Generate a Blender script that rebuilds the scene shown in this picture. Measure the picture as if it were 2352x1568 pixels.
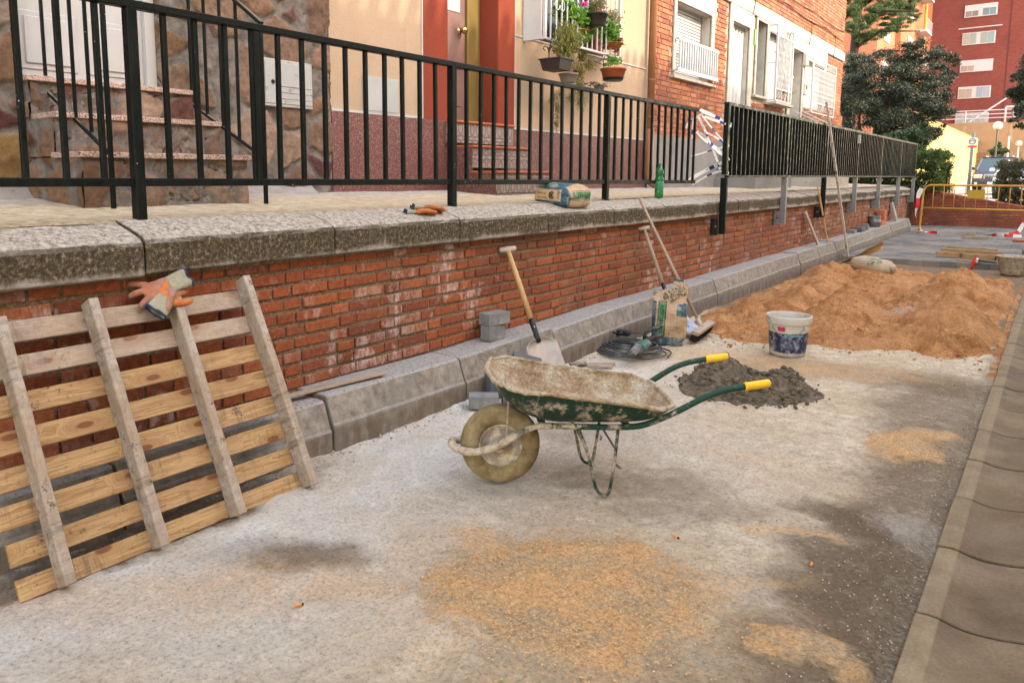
import bpy, math, random
import numpy as np
from mathutils import Vector, Matrix, Euler, noise as mn
R=math.radians; PI=math.pi
random.seed(7); rs=np.random.RandomState(7)
for o in list(bpy.data.objects): bpy.data.objects.remove(o)
SC=bpy.context.scene; COL=SC.collection
# ---------- camera (26 mm phone lens, rising front) ----------
FL=1710.; CPX=1060.; CPY=621.; CH=1.30
PIT=math.atan((CPY-406)/FL); YAW=math.atan((2440-CPX)/math.hypot(FL,CPY-406))
cam=bpy.data.cameras.new('camera'); co=bpy.data.objects.new('camera',cam); COL.objects.link(co)
co.location=(0,0,CH); co.rotation_euler=(PI/2-PIT,0,YAW)
cam.sensor_width=36; cam.lens=36*FL/2352; cam.shift_x=(1176-CPX)/2352; cam.shift_y=-(784-CPY)/2352
cam.clip_start=.05; cam.clip_end=1000
SC.camera=co
# ---------- light ----------
SUN_EL=31; SUN_AZ=8     # degrees: up, and from +X towards +Y
w=bpy.data.worlds.new('World'); SC.world=w; w.use_nodes=True
wt=w.node_tree; bg=wt.nodes['Background']; sky=wt.nodes.new('ShaderNodeTexSky')
sky.sky_type='NISHITA'; sky.sun_disc=False; sky.sun_elevation=R(SUN_EL); sky.sun_rotation=R(90-SUN_AZ)
sky.dust_density=.7; sky.ozone_density=1.0; sky.air_density=1.0
tint=wt.nodes.new('ShaderNodeMix'); tint.data_type='RGBA'; tint.blend_type='MULTIPLY'; tint.inputs[0].default_value=1; tint.inputs[7].default_value=(1.32,.98,.68,1); wt.links.new(sky.outputs[0],tint.inputs[6]); wt.links.new(tint.outputs[2],bg.inputs[0])   # camera white balance for open shade; bg.inputs[1].default_value=.10
sl=bpy.data.lights.new('sun','SUN'); so=bpy.data.objects.new('sun',sl); COL.objects.link(so)
sl.energy=3.4; sl.angle=R(.45); sl.color=(1,.87,.68)
sd=Vector((math.cos(R(SUN_EL))*math.cos(R(SUN_AZ)),math.cos(R(SUN_EL))*math.sin(R(SUN_AZ)),math.sin(R(SUN_EL))))
so.rotation_euler=sd.to_track_quat('Z','Y').to_euler()
SC.view_settings.view_transform='Standard'; SC.view_settings.look='None'; SC.view_settings.exposure=.70; SC.view_settings.gamma=1

def ray(px,py):
    x,y,z=px-CPX,CPY-py,FL
    f=z*math.cos(PIT)+y*math.sin(PIT); u=-z*math.sin(PIT)+y*math.cos(PIT)
    return Vector((x*math.cos(YAW)-f*math.sin(YAW),x*math.sin(YAW)+f*math.cos(YAW),u))
def U(px,py,ax,v):          # where the sight line of a photo point meets a plane of the place
    r=ray(px,py); o=Vector((0,0,CH)); return o+r*((v-o[ax])/r[ax])
# ---------- mesh helpers ----------
class MB:
    def __init__(s,M=None): s.v=[]; s.f=[]; s.M=M; s.mi=[]
    def add(s,vs,fs,mi=0):
        b=len(s.v)
        for p in vs:
            p=Vector(p); s.v.append(s.M@p if s.M else p)
        for f in fs: s.f.append(tuple(b+i for i in f)); s.mi.append(mi)
        return s
    def box(s,lo,hi,mi=0,T=None):
        x0,y0,z0=lo; x1,y1,z1=hi
        vs=[(x0,y0,z0),(x1,y0,z0),(x1,y1,z0),(x0,y1,z0),(x0,y0,z1),(x1,y0,z1),(x1,y1,z1),(x0,y1,z1)]
        if T: vs=[T@Vector(p) for p in vs]
        return s.add(vs,[(3,2,1,0),(4,5,6,7),(0,1,5,4),(1,2,6,5),(2,3,7,6),(3,0,4,7)],mi)
    def bar(s,a,b,w,h=None,up=(0,0,1),mi=0):
        a=Vector(a);b=Vector(b); h=h or w; d=(b-a).normalized(); up=Vector(up)
        if abs(d.dot(up))>.99: up=Vector((0,1,0))
        x=d.cross(up).normalized(); y=x.cross(d)
        q=[x*sx*w/2+y*sy*h/2 for sx,sy in((-1,-1),(1,-1),(1,1),(-1,1))]
        return s.add([a+i for i in q]+[b+i for i in q],[(3,2,1,0),(4,5,6,7),(0,1,5,4),(1,2,6,5),(2,3,7,6),(3,0,4,7)],mi)
    def tube(s,pts,r,n=8,closed=False,mi=0,flat=1.0):
        P=[Vector(p) for p in pts]; m=len(P); rr=r if hasattr(r,'__len__') else [r]*m
        t=[]
        for i in range(m):
            a=P[i-1] if (i>0 or closed) else P[i]; b=P[(i+1)%m] if (i<m-1 or closed) else P[i]
            t.append((b-a).normalized())
        up=Vector((0,0,1)) if abs(t[0].z)<.9 else Vector((0,1,0))
        x=t[0].cross(up).normalized(); vs=[]
        for i in range(m):
            x=(x-t[i]*x.dot(t[i])).normalized(); y=t[i].cross(x)
            for k in range(n):
                an=2*PI*k/n; vs.append(P[i]+(x*math.cos(an)+y*math.sin(an)*flat)*rr[i])
        fs=[]
        for i in range(m if closed else m-1):
            j=(i+1)%m
            for k in range(n): l=(k+1)%n; fs.append((i*n+k,i*n+l,j*n+l,j*n+k))
        if not closed: fs.append(tuple(range(n))[::-1]); fs.append(tuple((m-1)*n+k for k in range(n)))
        return s.add(vs,fs,mi)
    def lathe(s,prof,c=(0,0,0),n=24,T=None,mi=0,jit=0):
        vs=[];fs=[];m=len(prof)
        for (r,z) in prof:
            for k in range(n):
                a=2*PI*k/n; q=r*(1+jit*math.sin(3*a+z*9))
                p=Vector((q*math.cos(a),q*math.sin(a),z)); vs.append((T@p if T else p)+Vector(c))
        for i in range(m-1):
            for k in range(n): l=(k+1)%n; fs.append((i*n+k,i*n+l,(i+1)*n+l,(i+1)*n+k))
        return s.add(vs,fs,mi)
    def grid(s,fn,nu,nv,mi=0):
        vs=[fn(i/nu,j/nv) for i in range(nu+1) for j in range(nv+1)]
        fs=[(i*(nv+1)+j,(i+1)*(nv+1)+j,(i+1)*(nv+1)+j+1,i*(nv+1)+j+1) for i in range(nu) for j in range(nv)]
        return s.add(vs,fs,mi)
    def prism(s,prof,y0,y1,f=None,mi=0,cap=True):     # closed (x,z) profile swept along y
        n=len(prof); vs=[(x,y0,z) for x,z in prof]+[(x,y1,z) for x,z in prof]
        if f: vs=[f(p) for p in vs]
        fs=[(i,(i+1)%n,n+(i+1)%n,n+i) for i in range(n)]
        if cap: fs+=[tuple(range(n))[::-1],tuple(range(n,2*n))]
        return s.add(vs,fs,mi)
    def build(s,name,mat,parent=None,bevel=0,seg=1,smooth=False,sub=0,solid=0,origin=None,local=False):
        me=bpy.data.meshes.new(name)
        if parent is not None and not local:
            L=wloc(parent)
        elif parent is None:
            if origin is None:
                a=np.array([tuple(p) for p in s.v]); mn_,mx=a.min(0),a.max(0)
                L=Vector(((mn_[0]+mx[0])/2,(mn_[1]+mx[1])/2,mn_[2]))
            else: L=Vector(origin)
        else: L=Vector((0,0,0))
        me.from_pydata([tuple(p-L) for p in s.v],[],s.f)
        mats=mat if isinstance(mat,(list,tuple)) else [mat]
        for m in mats: me.materials.append(m)
        if len(mats)>1: me.polygons.foreach_set('material_index',s.mi)
        if smooth: me.polygons.foreach_set('use_smooth',[True]*len(me.polygons))
        me.update()
        o=bpy.data.objects.new(name,me); COL.objects.link(o)
        if parent is not None: o.parent=parent
        else: o.location=L
        if solid: m=o.modifiers.new('s','SOLIDIFY'); m.thickness=solid; m.offset=0
        if bevel: m=o.modifiers.new('b','BEVEL'); m.width=bevel; m.segments=seg; m.limit_method='ANGLE'; m.angle_limit=R(40)
        if sub: m=o.modifiers.new('u','SUBSURF'); m.levels=sub; m.render_levels=sub
        return o
def wloc(o):
    L=Vector((0,0,0))
    while o is not None: L+=o.location; o=o.parent
    return L
def tag(o,label=None,cat=None,group=None,kind=None):
    if label: o['label']=label
    if cat: o['category']=cat
    if group: o['group']=group
    if kind: o['kind']=kind
    return o
def thing(name,label,cat,loc=(0,0,0),group=None,rz=0):
    o=bpy.data.objects.new(name,None); o.empty_display_size=.1; COL.objects.link(o); o.location=loc; o.rotation_euler=(0,0,rz)
    return tag(o,label,cat,group)
def place(name,me,parent,loc,rot=None):
    o=bpy.data.objects.new(name,me); COL.objects.link(o); o.parent=parent; o.location=loc
    if rot: o.rotation_euler=rot
    return o
def copy_tree(o,parent=None):
    c=o.copy(); COL.objects.link(c); c.parent=parent
    for ch in [x for x in bpy.data.objects if x.parent==o]: copy_tree(ch,c)
    return c
def text_mesh(name,s,M,mat,parent,size=.1,warp=None,align='CENTER',bold=0.0,sx=1.0):
    cu=bpy.data.curves.new('txt','FONT'); cu.body=s; cu.size=size; cu.align_x=align; cu.align_y='CENTER'; cu.resolution_u=3; cu.offset=bold
    t=bpy.data.objects.new('txt',cu); COL.objects.link(t); bpy.context.view_layer.update()
    me=bpy.data.meshes.new_from_object(t.evaluated_get(bpy.context.evaluated_depsgraph_get())); bpy.data.objects.remove(t)
    me.name=name; L=wloc(parent) if parent else Vector((0,0,0))
    for v in me.vertices:
        p=Vector((v.co.x*sx,v.co.y,0)); p=warp(p) if warp else M@p
        v.co=p-L
    me.materials.clear(); me.materials.append(mat)
    for p in me.polygons: p.material_index=0
    o=bpy.data.objects.new(name,me); COL.objects.link(o); o.parent=parent; return o
def frame(o,x,y,z=None):   # matrix from origin and axes
    x=Vector(x).normalized(); y=Vector(y).normalized(); z=Vector(z).normalized() if z else x.cross(y)
    M=Matrix.Identity(4)
    for i in range(3): M[i][0]=x[i];M[i][1]=y[i];M[i][2]=z[i];M[i][3]=o[i]
    return M
def leaves(name,blobs,n,size,mat,parent=None,asp=.45,shell=.5,droop=0,origin=None,seed=1):
    r=np.random.RandomState(seed); wgt=np.array([b[1][0]*b[1][1]*b[1][2] for b in blobs])**.75; wgt=wgt/wgt.sum()
    idx=r.choice(len(blobs),n,p=wgt); C=np.array([b[0] for b in blobs])[idx]; S=np.array([b[1] for b in blobs])[idx]
    d=r.normal(size=(n,3)); d/=np.linalg.norm(d,axis=1)[:,None]
    rad=(shell+(1-shell)*r.rand(n))[:,None]*(1+.16*r.normal(size=(n,1)))
    P=C+d*S*rad
    a=r.normal(size=(n,3)); a[:,2]-=droop; a/=np.linalg.norm(a,axis=1)[:,None]
    b=np.cross(a,r.normal(size=(n,3))); b/=np.linalg.norm(b,axis=1)[:,None]
    L=(size*(.6+.8*r.rand(n)))[:,None]
    V=np.stack([P-a*L*.5,P+b*L*asp*.5,P+a*L*.5,P-b*L*asp*.5],1).reshape(-1,3)
    if origin is None: origin=wloc(parent) if parent else V.mean(0)
    O=np.array(tuple(origin)); V=V-O
    me=bpy.data.meshes.new(name); me.vertices.add(4*n); me.vertices.foreach_set('co',V.ravel().astype('f'))
    me.loops.add(4*n); me.loops.foreach_set('vertex_index',np.arange(4*n)); me.polygons.add(n); me.polygons.foreach_set('loop_start',np.arange(0,4*n,4))
    me.update(calc_edges=True); me.validate(); me.materials.append(mat)
    o=bpy.data.objects.new(name,me); COL.objects.link(o)
    if parent: o.parent=parent
    else: o.location=Vector(origin)
    return o
# ---------- material helpers ----------
class NT:
    def __init__(s,name,rough=.8,spec=.3,metal=0):
        s.m=bpy.data.materials.new(name); s.m.use_nodes=True; s.t=s.m.node_tree; s.b=s.t.nodes['Principled BSDF']
        s.b.inputs['Roughness'].default_value=rough; s.b.inputs['Specular IOR Level'].default_value=spec; s.b.inputs['Metallic'].default_value=metal
        s.tc=s.t.nodes.new('ShaderNodeTexCoord')
    def put(s,sock,v):
        if isinstance(v,bpy.types.NodeSocket): s.t.links.new(v,sock)
        elif isinstance(v,(tuple,list)) and sock.type=='RGBA' and len(v)==3: sock.default_value=(*v,1)
        else: sock.default_value=v
    def n(s,ty,out=0,props=None,**k):
        x=s.t.nodes.new('ShaderNode'+ty)
        for a,b in (props or {}).items(): setattr(x,a,b)
        for a,b in k.items():
            s.put(x.inputs[int(a[1:])] if (a[0]=='i' and a[1:].isdigit()) else x.inputs[a.replace('_',' ')],b)
        return x.outputs[out]
    @property
    def obj(s): return s.tc.outputs['Object']
    def pos(s): return s.n('NewGeometry',0)
    def isl(s): return s.n('NewGeometry','Random Per Island')
    def orand(s): return s.n('ObjectInfo','Random')
    def map(s,v,scale=(1,1,1),rot=(0,0,0),loc=(0,0,0)):
        return s.n('Mapping',Vector=v,Scale=scale,Rotation=rot,Location=loc)
    def noise(s,v,scale=5,detail=4,rough=.55,dist=0,col=False):
        return s.n('TexNoise',1 if col else 0,Vector=v,Scale=scale,Detail=detail,Roughness=rough,Distortion=dist)
    def ramp(s,f,stops,interp='LINEAR'):
        x=s.t.nodes.new('ShaderNodeValToRGB'); s.put(x.inputs[0],f); e=x.color_ramp; e.interpolation=interp
        while len(e.elements)<len(stops): e.elements.new(.5)
        for i,(p,c) in enumerate(stops):
            e.elements[i].position=p; c=c if isinstance(c,(tuple,list)) else (c,c,c); e.elements[i].color=(*c,1)
        return x.outputs[0]
    def mix(s,f,a,b,mode='MIX'):
        x=s.t.nodes.new('ShaderNodeMix'); x.data_type='RGBA'; x.blend_type=mode; s.put(x.inputs[0],f); s.put(x.inputs[6],a); s.put(x.inputs[7],b); return x.outputs[2]
    def math(s,op,a,b=0,c=0,clamp=False):
        x=s.t.nodes.new('ShaderNodeMath'); x.operation=op; x.use_clamp=clamp; s.put(x.inputs[0],a); s.put(x.inputs[1],b); s.put(x.inputs[2],c); return x.outputs[0]
    def vm(s,op,a,b=(0,0,0),out=0):
        x=s.t.nodes.new('ShaderNodeVectorMath'); x.operation=op; s.put(x.inputs[0],a); s.put(x.inputs[1],b); return x.outputs[out]
    def rng(s,v,a,b,c=0,d=1): return s.n('MapRange',props={'interpolation_type':'SMOOTHSTEP'},Value=v,i1=a,i2=b,i3=c,i4=d)
    def sep(s,v,k): return s.n('SeparateXYZ',k,Vector=v)
    def warp(s,v,amt,scale):
        nn=s.noise(v,scale,3,col=True); c=s.vm('SUBTRACT',nn,(.5,.5,.5)); x=s.t.nodes.new('ShaderNodeVectorMath'); x.operation='SCALE'; s.put(x.inputs[0],c); x.inputs['Scale'].default_value=amt
        return s.vm('ADD',v,x.outputs[0])
    def blob(s,v,cx,cy,rx,ry,rot=0,soft=.3):
        q=s.vm('SUBTRACT',v,(cx,cy,0)); q=s.map(q,rot=(0,0,-rot)); q=s.map(q,scale=(1/rx,1/ry,0)); l=s.vm('LENGTH',q,out=1)
        return s.rng(l,1+soft,1-soft,0,1)
    def bump(s,h,st=.5,dist=.01,nrm=None):
        x=s.t.nodes.new('ShaderNodeBump'); s.put(x.inputs['Height'],h); x.inputs['Strength'].default_value=st; x.inputs['Distance'].default_value=dist
        if nrm: s.put(x.inputs['Normal'],nrm)
        return x.outputs[0]
    def out(s,col=None,bump=None,rough=None):
        if col is not None: s.put(s.b.inputs['Base Color'],col)
        if bump is not None: s.put(s.b.inputs['Normal'],bump)
        if rough is not None: s.put(s.b.inputs['Roughness'],rough)
        return s.m
def simple(name,c,rough=.7,var=.25,scale=12,bump=.3,bd=.003,metal=0,spec=.3,dirt=None,dirtf=.5,dscale=4,obr=0):
    t=NT(name,rough,spec,metal); v=t.obj
    n1=t.noise(v,scale,5,.6); d=tuple(x*(1-var) for x in c); l=tuple(min(1,x*(1+var*.6)) for x in c)
    col=t.ramp(n1,[(.3,d),(.7,l)])
    if dirt:
        m=t.noise(v,dscale,6,.65); m=t.ramp(m,[(dirtf-.05,0.),(dirtf+.08,1.)]); col=t.mix(m,col,dirt)
    if obr: col=t.mix(obr,col,t.ramp(t.orand(),[(0,.35),(1,1.)]),'MULTIPLY')
    return t.out(col,t.bump(t.noise(v,scale*4,4,.6),bump,bd))
# ================= MATERIALS =================
def m_ground():
    t=NT('dusty_concrete',.95,.15); v=t.obj; w=t.warp(v,.45,3.2)
    w2=t.warp(w,.12,14)
    big=t.noise(v,.9,5,.6); fine=t.noise(v,70,5,.75); mid=t.noise(v,13,6,.72)
    col=t.ramp(mid,[(.25,(.25,.18,.12)),(.36,(.47,.37,.26)),(.52,(.595,.488,.36)),(.72,(.76,.655,.515))])
    # whitish sky light painted over the dust along the kerb, the middle is browner
    wh=t.math('MULTIPLY',t.rng(t.sep(w,0),-1.0,-2.3),t.rng(t.sep(w,1),5.6,4.2)); col=t.mix(t.math('MULTIPLY',wh,.6),col,(.64,.62,.61))
    def lay(m,c,f,a): # patchy mask times granular break-up
        return t.mix(t.math('MULTIPLY',m,t.math('MULTIPLY',f,a)),col,c)
    spots=t.ramp(t.noise(v,34,6,.8),[(.36,0.),(.52,1.)])
    warm=t.ramp(t.noise(w,1.7,4),[(.42,0.),(.62,1.)])
    col=t.mix(t.math('MULTIPLY',warm,.42),col,(.47,.34,.21))
    soft=t.ramp(t.noise(v,11,7,.82),[(.32,.5),(.48,1.)])
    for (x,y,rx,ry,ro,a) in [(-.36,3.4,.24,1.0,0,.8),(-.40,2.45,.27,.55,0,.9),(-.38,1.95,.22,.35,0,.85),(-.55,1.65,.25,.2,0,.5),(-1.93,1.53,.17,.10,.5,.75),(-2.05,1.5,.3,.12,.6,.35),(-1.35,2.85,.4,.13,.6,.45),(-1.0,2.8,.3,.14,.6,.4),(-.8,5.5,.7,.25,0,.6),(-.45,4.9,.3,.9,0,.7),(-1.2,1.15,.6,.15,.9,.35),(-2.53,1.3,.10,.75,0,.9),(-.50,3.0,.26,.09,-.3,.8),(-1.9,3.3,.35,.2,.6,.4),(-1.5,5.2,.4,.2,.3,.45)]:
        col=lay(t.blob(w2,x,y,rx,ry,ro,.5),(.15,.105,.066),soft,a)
    for (x,y,rx,ry,ro,a) in [(-.66,2.3,.09,.12,0,.4),(-1.5,1.35,.12,.5,-.8,.35),(-.3,3.1,.10,.16,0,.4),(-1.2,3.4,.5,.35,0,.35)]:
        col=lay(t.blob(w2,x,y,rx,ry,ro,.5),(.58,.53,.47),soft,a)
    sand=t.mix(t.ramp(t.noise(w,5,5,.7),[(.42,1.),(.58,0.)]),t.ramp(t.noise(v,95,4,.7),[(.28,(.45,.24,.10)),(.62,(.80,.47,.22))]),t.ramp(t.noise(v,95,4,.7),[(.28,(.32,.215,.12)),(.62,(.58,.41,.24))]))
    s2=t.ramp(t.noise(v,22,7,.85),[(.26,.35),(.43,1.)])
    sm=None
    for (x,y,rx,ry,ro,so,a) in [(-1.12,1.93,.45,.40,.6,.2,1),(-1.1,1.9,.62,.55,.6,.4,.28),(-.5,4.08,.16,.22,-.3,.3,.95),(-.4,4.35,.12,.12,0,.4,.8),(-.47,2.1,.1,.08,.5,.4,.9),(-.35,2.03,.07,.06,0,.4,.8),(-.72,2.35,.22,.06,.5,.5,.5),(-.68,2.75,.14,.05,.3,.5,.6),(-1.75,1.5,.5,.1,.6,.6,.4),(-1.5,2.05,.12,.07,.5,.4,.6),(-2.1,1.15,.6,.15,.85,.6,.45),(-1.5,5.4,.9,.28,.2,.5,.55),(-.9,3.4,.35,.2,0,.6,.25),(-1.0,1.35,.5,.12,.8,.5,.45)]:
        m=t.math('MULTIPLY',t.blob(w2,x,y,rx,ry,ro,so),a); sm=m if sm is None else t.math('MAXIMUM',sm,m)
    sm=t.math('MULTIPLY',sm,s2); col=t.mix(sm,col,sand)
    # bedding earth of the dug-out part further back
    ea=t.rng(t.sep(w,1),6.6,7.6); col=t.mix(ea,col,t.ramp(mid,[(.3,(.14,.09,.055)),(.7,(.3,.2,.12))]))
    # gravelly edge beside the gutter
    ge=t.rng(t.sep(t.warp(v,.12,8),0),-.37,-.25); col=t.mix(t.math('MULTIPLY',ge,.6),col,t.ramp(t.noise(v,60,4,.8),[(.38,(.08,.058,.038)),(.56,(.25,.19,.13)),(.68,(.42,.35,.26))]))
    pits=t.ramp(t.n('TexVoronoi',0,Vector=t.warp(v,.02,30),Scale=95.),[(.05,0.),(.22,1.)]); keep=t.ramp(t.noise(v,28,4,.7),[(.44,0.),(.52,1.)])
    col=t.mix(t.math('MULTIPLY',t.math('SUBTRACT',1,pits),t.math('MULTIPLY',keep,.5)),col,(.1,.085,.07))
    grain=t.ramp(fine,[(.33,.6),(.47,.98),(.68,1.2)]); col=t.mix(1,col,grain,'MULTIPLY')
    # broom marks
    st=t.ramp(t.noise(t.map(w,scale=(40,3,1),rot=(0,0,.35)),1,4,.7),[(.35,.82),(.65,1.06)]); col=t.mix(.55,col,st,'MULTIPLY')
    peb=t.n('TexVoronoi',0,Vector=v,Scale=48.)
    h=t.math('ADD',t.math('MULTIPLY',t.noise(v,34,7,.85),1.6),t.math('ADD',t.math('MULTIPLY',fine,.45),t.math('MULTIPLY',sm,.35)))
    h=t.math('SUBTRACT',h,t.math('MULTIPLY',t.rng(peb,.18,.0),.5))
    return t.out(col,t.bump(h,.9,.013))
def m_brick(name,cols,white=.5,sc=1.0,dark=.5):
    t=NT(name,.85,.2); v=t.obj; i=t.isl()
    c=t.ramp(i,[(k/(len(cols)-1),x) for k,x in enumerate(cols)],'LINEAR')
    n=t.noise(v,38*sc,5,.7); c=t.mix(1,c,t.ramp(n,[(.3,.6),(.65,1.2)]),'MULTIPLY')
    g=t.ramp(t.noise(v,1.6,5,.6),[(.45,0.),(.68,1.)]); c=t.mix(t.math('MULTIPLY',g,dark),c,(.1,.045,.028))
    # lime bloom on some bricks
    f=t.math('MULTIPLY',t.ramp(t.noise(v,1.1,3),[(.44,0.),(.58,1.)]),t.math('ADD',t.math('MULTIPLY',t.ramp(t.math('FRACT',t.math('MULTIPLY',i,17.3)),[(.8,0.),(.86,1.)]),.55),t.ramp(t.noise(v,4.5,3),[(.56,0.),(.62,1.)]),clamp=True))
    f=t.math('MULTIPLY',f,t.ramp(t.noise(t.map(v,scale=(1,1,.5)),20,6,.75),[(.42,0.),(.58,1.)]))
    c=t.mix(t.math('MULTIPLY',f,white),c,(.62,.54,.5))
    d=t.ramp(t.noise(v,120,2),[(.68,0.),(.72,1.)]); c=t.mix(t.math('MULTIPLY',d,.5),c,(.5,.42,.36))
    return t.out(c,t.bump(t.noise(v,90,4,.7),.5,.004))
def m_mortar():
    t=NT('mortar',.97,.1); v=t.obj; n=t.noise(v,75,5,.8)
    c=t.ramp(n,[(.33,(.08,.055,.034)),(.48,(.19,.138,.088)),(.66,(.34,.26,.18))])
    return t.out(c,t.bump(n,1.,.012))
def m_coping():
    t=NT('coping_concrete',.95,.12); v=t.pos(); z=t.sep(v,2); n=t.noise(v,24,7,.78); b=t.noise(v,3.1,6,.65)
    pale=t.ramp(n,[(.3,(.15,.125,.105)),(.5,(.31,.27,.23)),(.7,(.46,.41,.36))])
    topc=t.ramp(t.noise(t.map(v,scale=(1,1,1)),46,6,.8),[(.38,(.12,.10,.08)),(.48,(.30,.26,.215)),(.62,(.47,.42,.36))])
    k=t.math('ADD',t.rng(z,.885,.97),t.math('SUBTRACT',t.math('MULTIPLY',b,2.4),1.2))
    k=t.math('SUBTRACT',k,t.math('MULTIPLY',t.rng(t.noise(t.map(v,scale=(1,30,3)),1,4),.5,.75),.3))
    fr=t.mix(t.math('MULTIPLY',t.rng(k,.1,.75),.97),pale,t.ramp(t.noise(v,55,6,.82),[(.42,(.035,.026,.016)),(.55,(.095,.072,.042)),(.64,(.30,.26,.18))]))
    up=t.sep(t.n('NewGeometry',1),2)
    c=t.mix(t.rng(up,.35,.75),fr,topc)
    edge=t.math('MULTIPLY',t.rng(up,.1,.5),t.rng(up,.9,.6)); c=t.mix(t.math('MULTIPLY',edge,.45),c,(.08,.07,.06))
    return t.out(c,t.bump(t.math('ADD',n,t.math('MULTIPLY',t.noise(v,90,4,.8),.5)),.8,.01))
def m_kerb():
    t=NT('kerb_concrete',.9,.2); v=t.pos(); z=t.sep(v,2); n=t.noise(v,18,7,.72)
    c=t.ramp(n,[(.28,(.12,.094,.072)),(.5,(.235,.2,.165)),(.72,(.35,.31,.265))])
    i=t.isl(); c=t.mix(.35,c,t.ramp(i,[(0,(.5,.44,.4)),(1,(1,1,1))]),'MULTIPLY')
    d=t.math('MULTIPLY',t.rng(z,.16,.06),t.ramp(t.noise(t.map(v,scale=(1,9,1.5)),1.2,5,.7),[(.32,0.),(.56,1.)])); c=t.mix(t.math('MULTIPLY',d,.85),c,(.12,.085,.055))
    s=t.ramp(t.noise(t.map(v,scale=(1,1,.45)),5,6,.72),[(.5,0.),(.66,1.)]); c=t.mix(t.math('MULTIPLY',s,.6),c,(.16,.145,.125))
    up=t.sep(t.n('NewGeometry',1),2); tp=t.ramp(t.noise(v,60,5,.8),[(.36,(.09,.07,.06)),(.44,(.25,.225,.21)),(.7,(.37,.345,.325))]); c=t.mix(t.rng(up,.5,.85),c,tp)
    pr=t.math('MULTIPLY',t.rng(t.math('ABSOLUTE',t.math('SUBTRACT',t.math('ADD',z,t.math('MULTIPLY',t.noise(v,2,2),.05)),.105)),.012,.003),t.rng(t.sep(v,1),5,7)); c=t.mix(t.math('MULTIPLY',pr,.45),c,(.13,.12,.3))
    return t.out(c,t.bump(t.noise(v,80,5,.75),.55,.006))
def m_gutter():
    t=NT('gutter_concrete',.85,.2); v=t.pos(); n=t.noise(t.warp(v,.2,2),3.2,6,.6)
    c=t.ramp(n,[(.3,(.10,.066,.036)),(.55,(.155,.108,.062)),(.75,(.21,.155,.095))])
    x=t.sep(v,0); st=t.rng(x,-.178,-.186); c=t.mix(t.math('MULTIPLY',st,.55),c,t.ramp(t.noise(v,9,5,.7),[(.3,(.19,.14,.08)),(.7,(.31,.235,.145))]))
    c=t.mix(1,c,t.ramp(t.noise(v,90,4,.7),[(.3,.78),(.65,1.1)]),'MULTIPLY')
    c=t.mix(.5,c,t.ramp(t.isl(),[(0,(.7,.68,.66)),(1,(1.,1.,1.))]),'MULTIPLY')
    r=t.ramp(t.noise(v,6,4),[(.35,.7),(.65,.95)])
    return t.out(c,t.bump(t.noise(v,60,4,.7),.35,.004),r)
def m_walk():
    t=NT('walkway_concrete',.95,.12); v=t.pos(); n=t.noise(v,16,7,.75)
    c=t.ramp(n,[(.3,(.26,.2,.13)),(.5,(.48,.39,.27)),(.7,(.62,.53,.4))])
    x=t.sep(v,0); m=t.math('MULTIPLY',t.rng(x,-3.16,-3.03),t.ramp(t.noise(v,26,5,.7),[(.42,0.),(.56,1.)])); c=t.mix(t.math('MULTIPLY',m,.8),c,(.14,.13,.05))
    g=t.rng(t.math('ADD',x,t.math('MULTIPLY',t.noise(v,3,3),.3)),-3.5,-3.85); c=t.mix(t.math('MULTIPLY',g,.75),c,t.ramp(n,[(.3,(.26,.22,.2)),(.7,(.5,.45,.42))]))
    return t.out(c,t.bump(t.noise(v,50,6,.8),.7,.01))
def m_stone():
    t=NT('rubble_stone',.9,.2); v=t.warp(t.warp(t.pos(),.22,2.6),.05,14); v2=t.map(v,scale=(2.6,3.1,3.8))
    e=t.n('TexVoronoi',0,{'feature':'DISTANCE_TO_EDGE'},Vector=v2,Scale=1.22,Randomness=1.)
    cc=t.n('TexVoronoi',1,Vector=v2,Scale=1.22,Randomness=1.); f=t.sep(cc,0)
    c=t.ramp(f,[(0,(.075,.032,.03)),(.12,(.11,.05,.042)),(.22,(.22,.14,.1)),(.36,(.2,.118,.072)),(.5,(.155,.095,.06)),(.62,(.26,.185,.135)),(.76,(.235,.145,.065)),(.88,(.18,.11,.08))],'CONSTANT')
    n=t.noise(t.pos(),14,7,.75); c=t.mix(1,c,t.ramp(n,[(.3,.5),(.5,.95),(.7,1.35)]),'MULTIPLY')
    c=t.mix(t.ramp(t.noise(t.pos(),7,6,.75),[(.45,0.),(.62,.65)]),c,(.25,.16,.11)); c=t.mix(t.ramp(t.noise(t.pos(),11,6,.8),[(.55,0.),(.66,.7)]),c,(.06,.035,.028))
    ed=t.math('ADD',e,t.math('MULTIPLY',t.math('SUBTRACT',t.noise(t.pos(),30,4,.7),.5),.06))
    mo=t.rng(ed,.085,.06); mc=t.ramp(t.noise(t.pos(),28,6,.75),[(.3,(.13,.105,.09)),(.7,(.28,.24,.21))])
    c=t.mix(mo,c,mc); h=t.math('ADD',t.rng(ed,.0,.12),t.math('MULTIPLY',t.noise(t.pos(),22,6,.75),.45))
    return t.out(c,t.bump(h,1.,.035))
def m_plaster(name,c,var=.12):
    t=NT(name,.92,.15); v=t.pos(); n=t.noise(v,1.7,5,.6); d=tuple(x*(1-var) for x in c)
    col=t.ramp(n,[(.35,d),(.65,c)]); col=t.mix(1,col,t.ramp(t.noise(v,110,3,.7),[(.3,.86),(.6,1.04)]),'MULTIPLY')
    st=t.ramp(t.noise(t.map(v,scale=(1,6,.5)),1.3,4),[(.6,0.),(.8,.35)]); col=t.mix(st,col,tuple(x*.6 for x in c))
    return t.out(col,t.bump(t.noise(v,120,3,.7),.8,.004))
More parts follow.
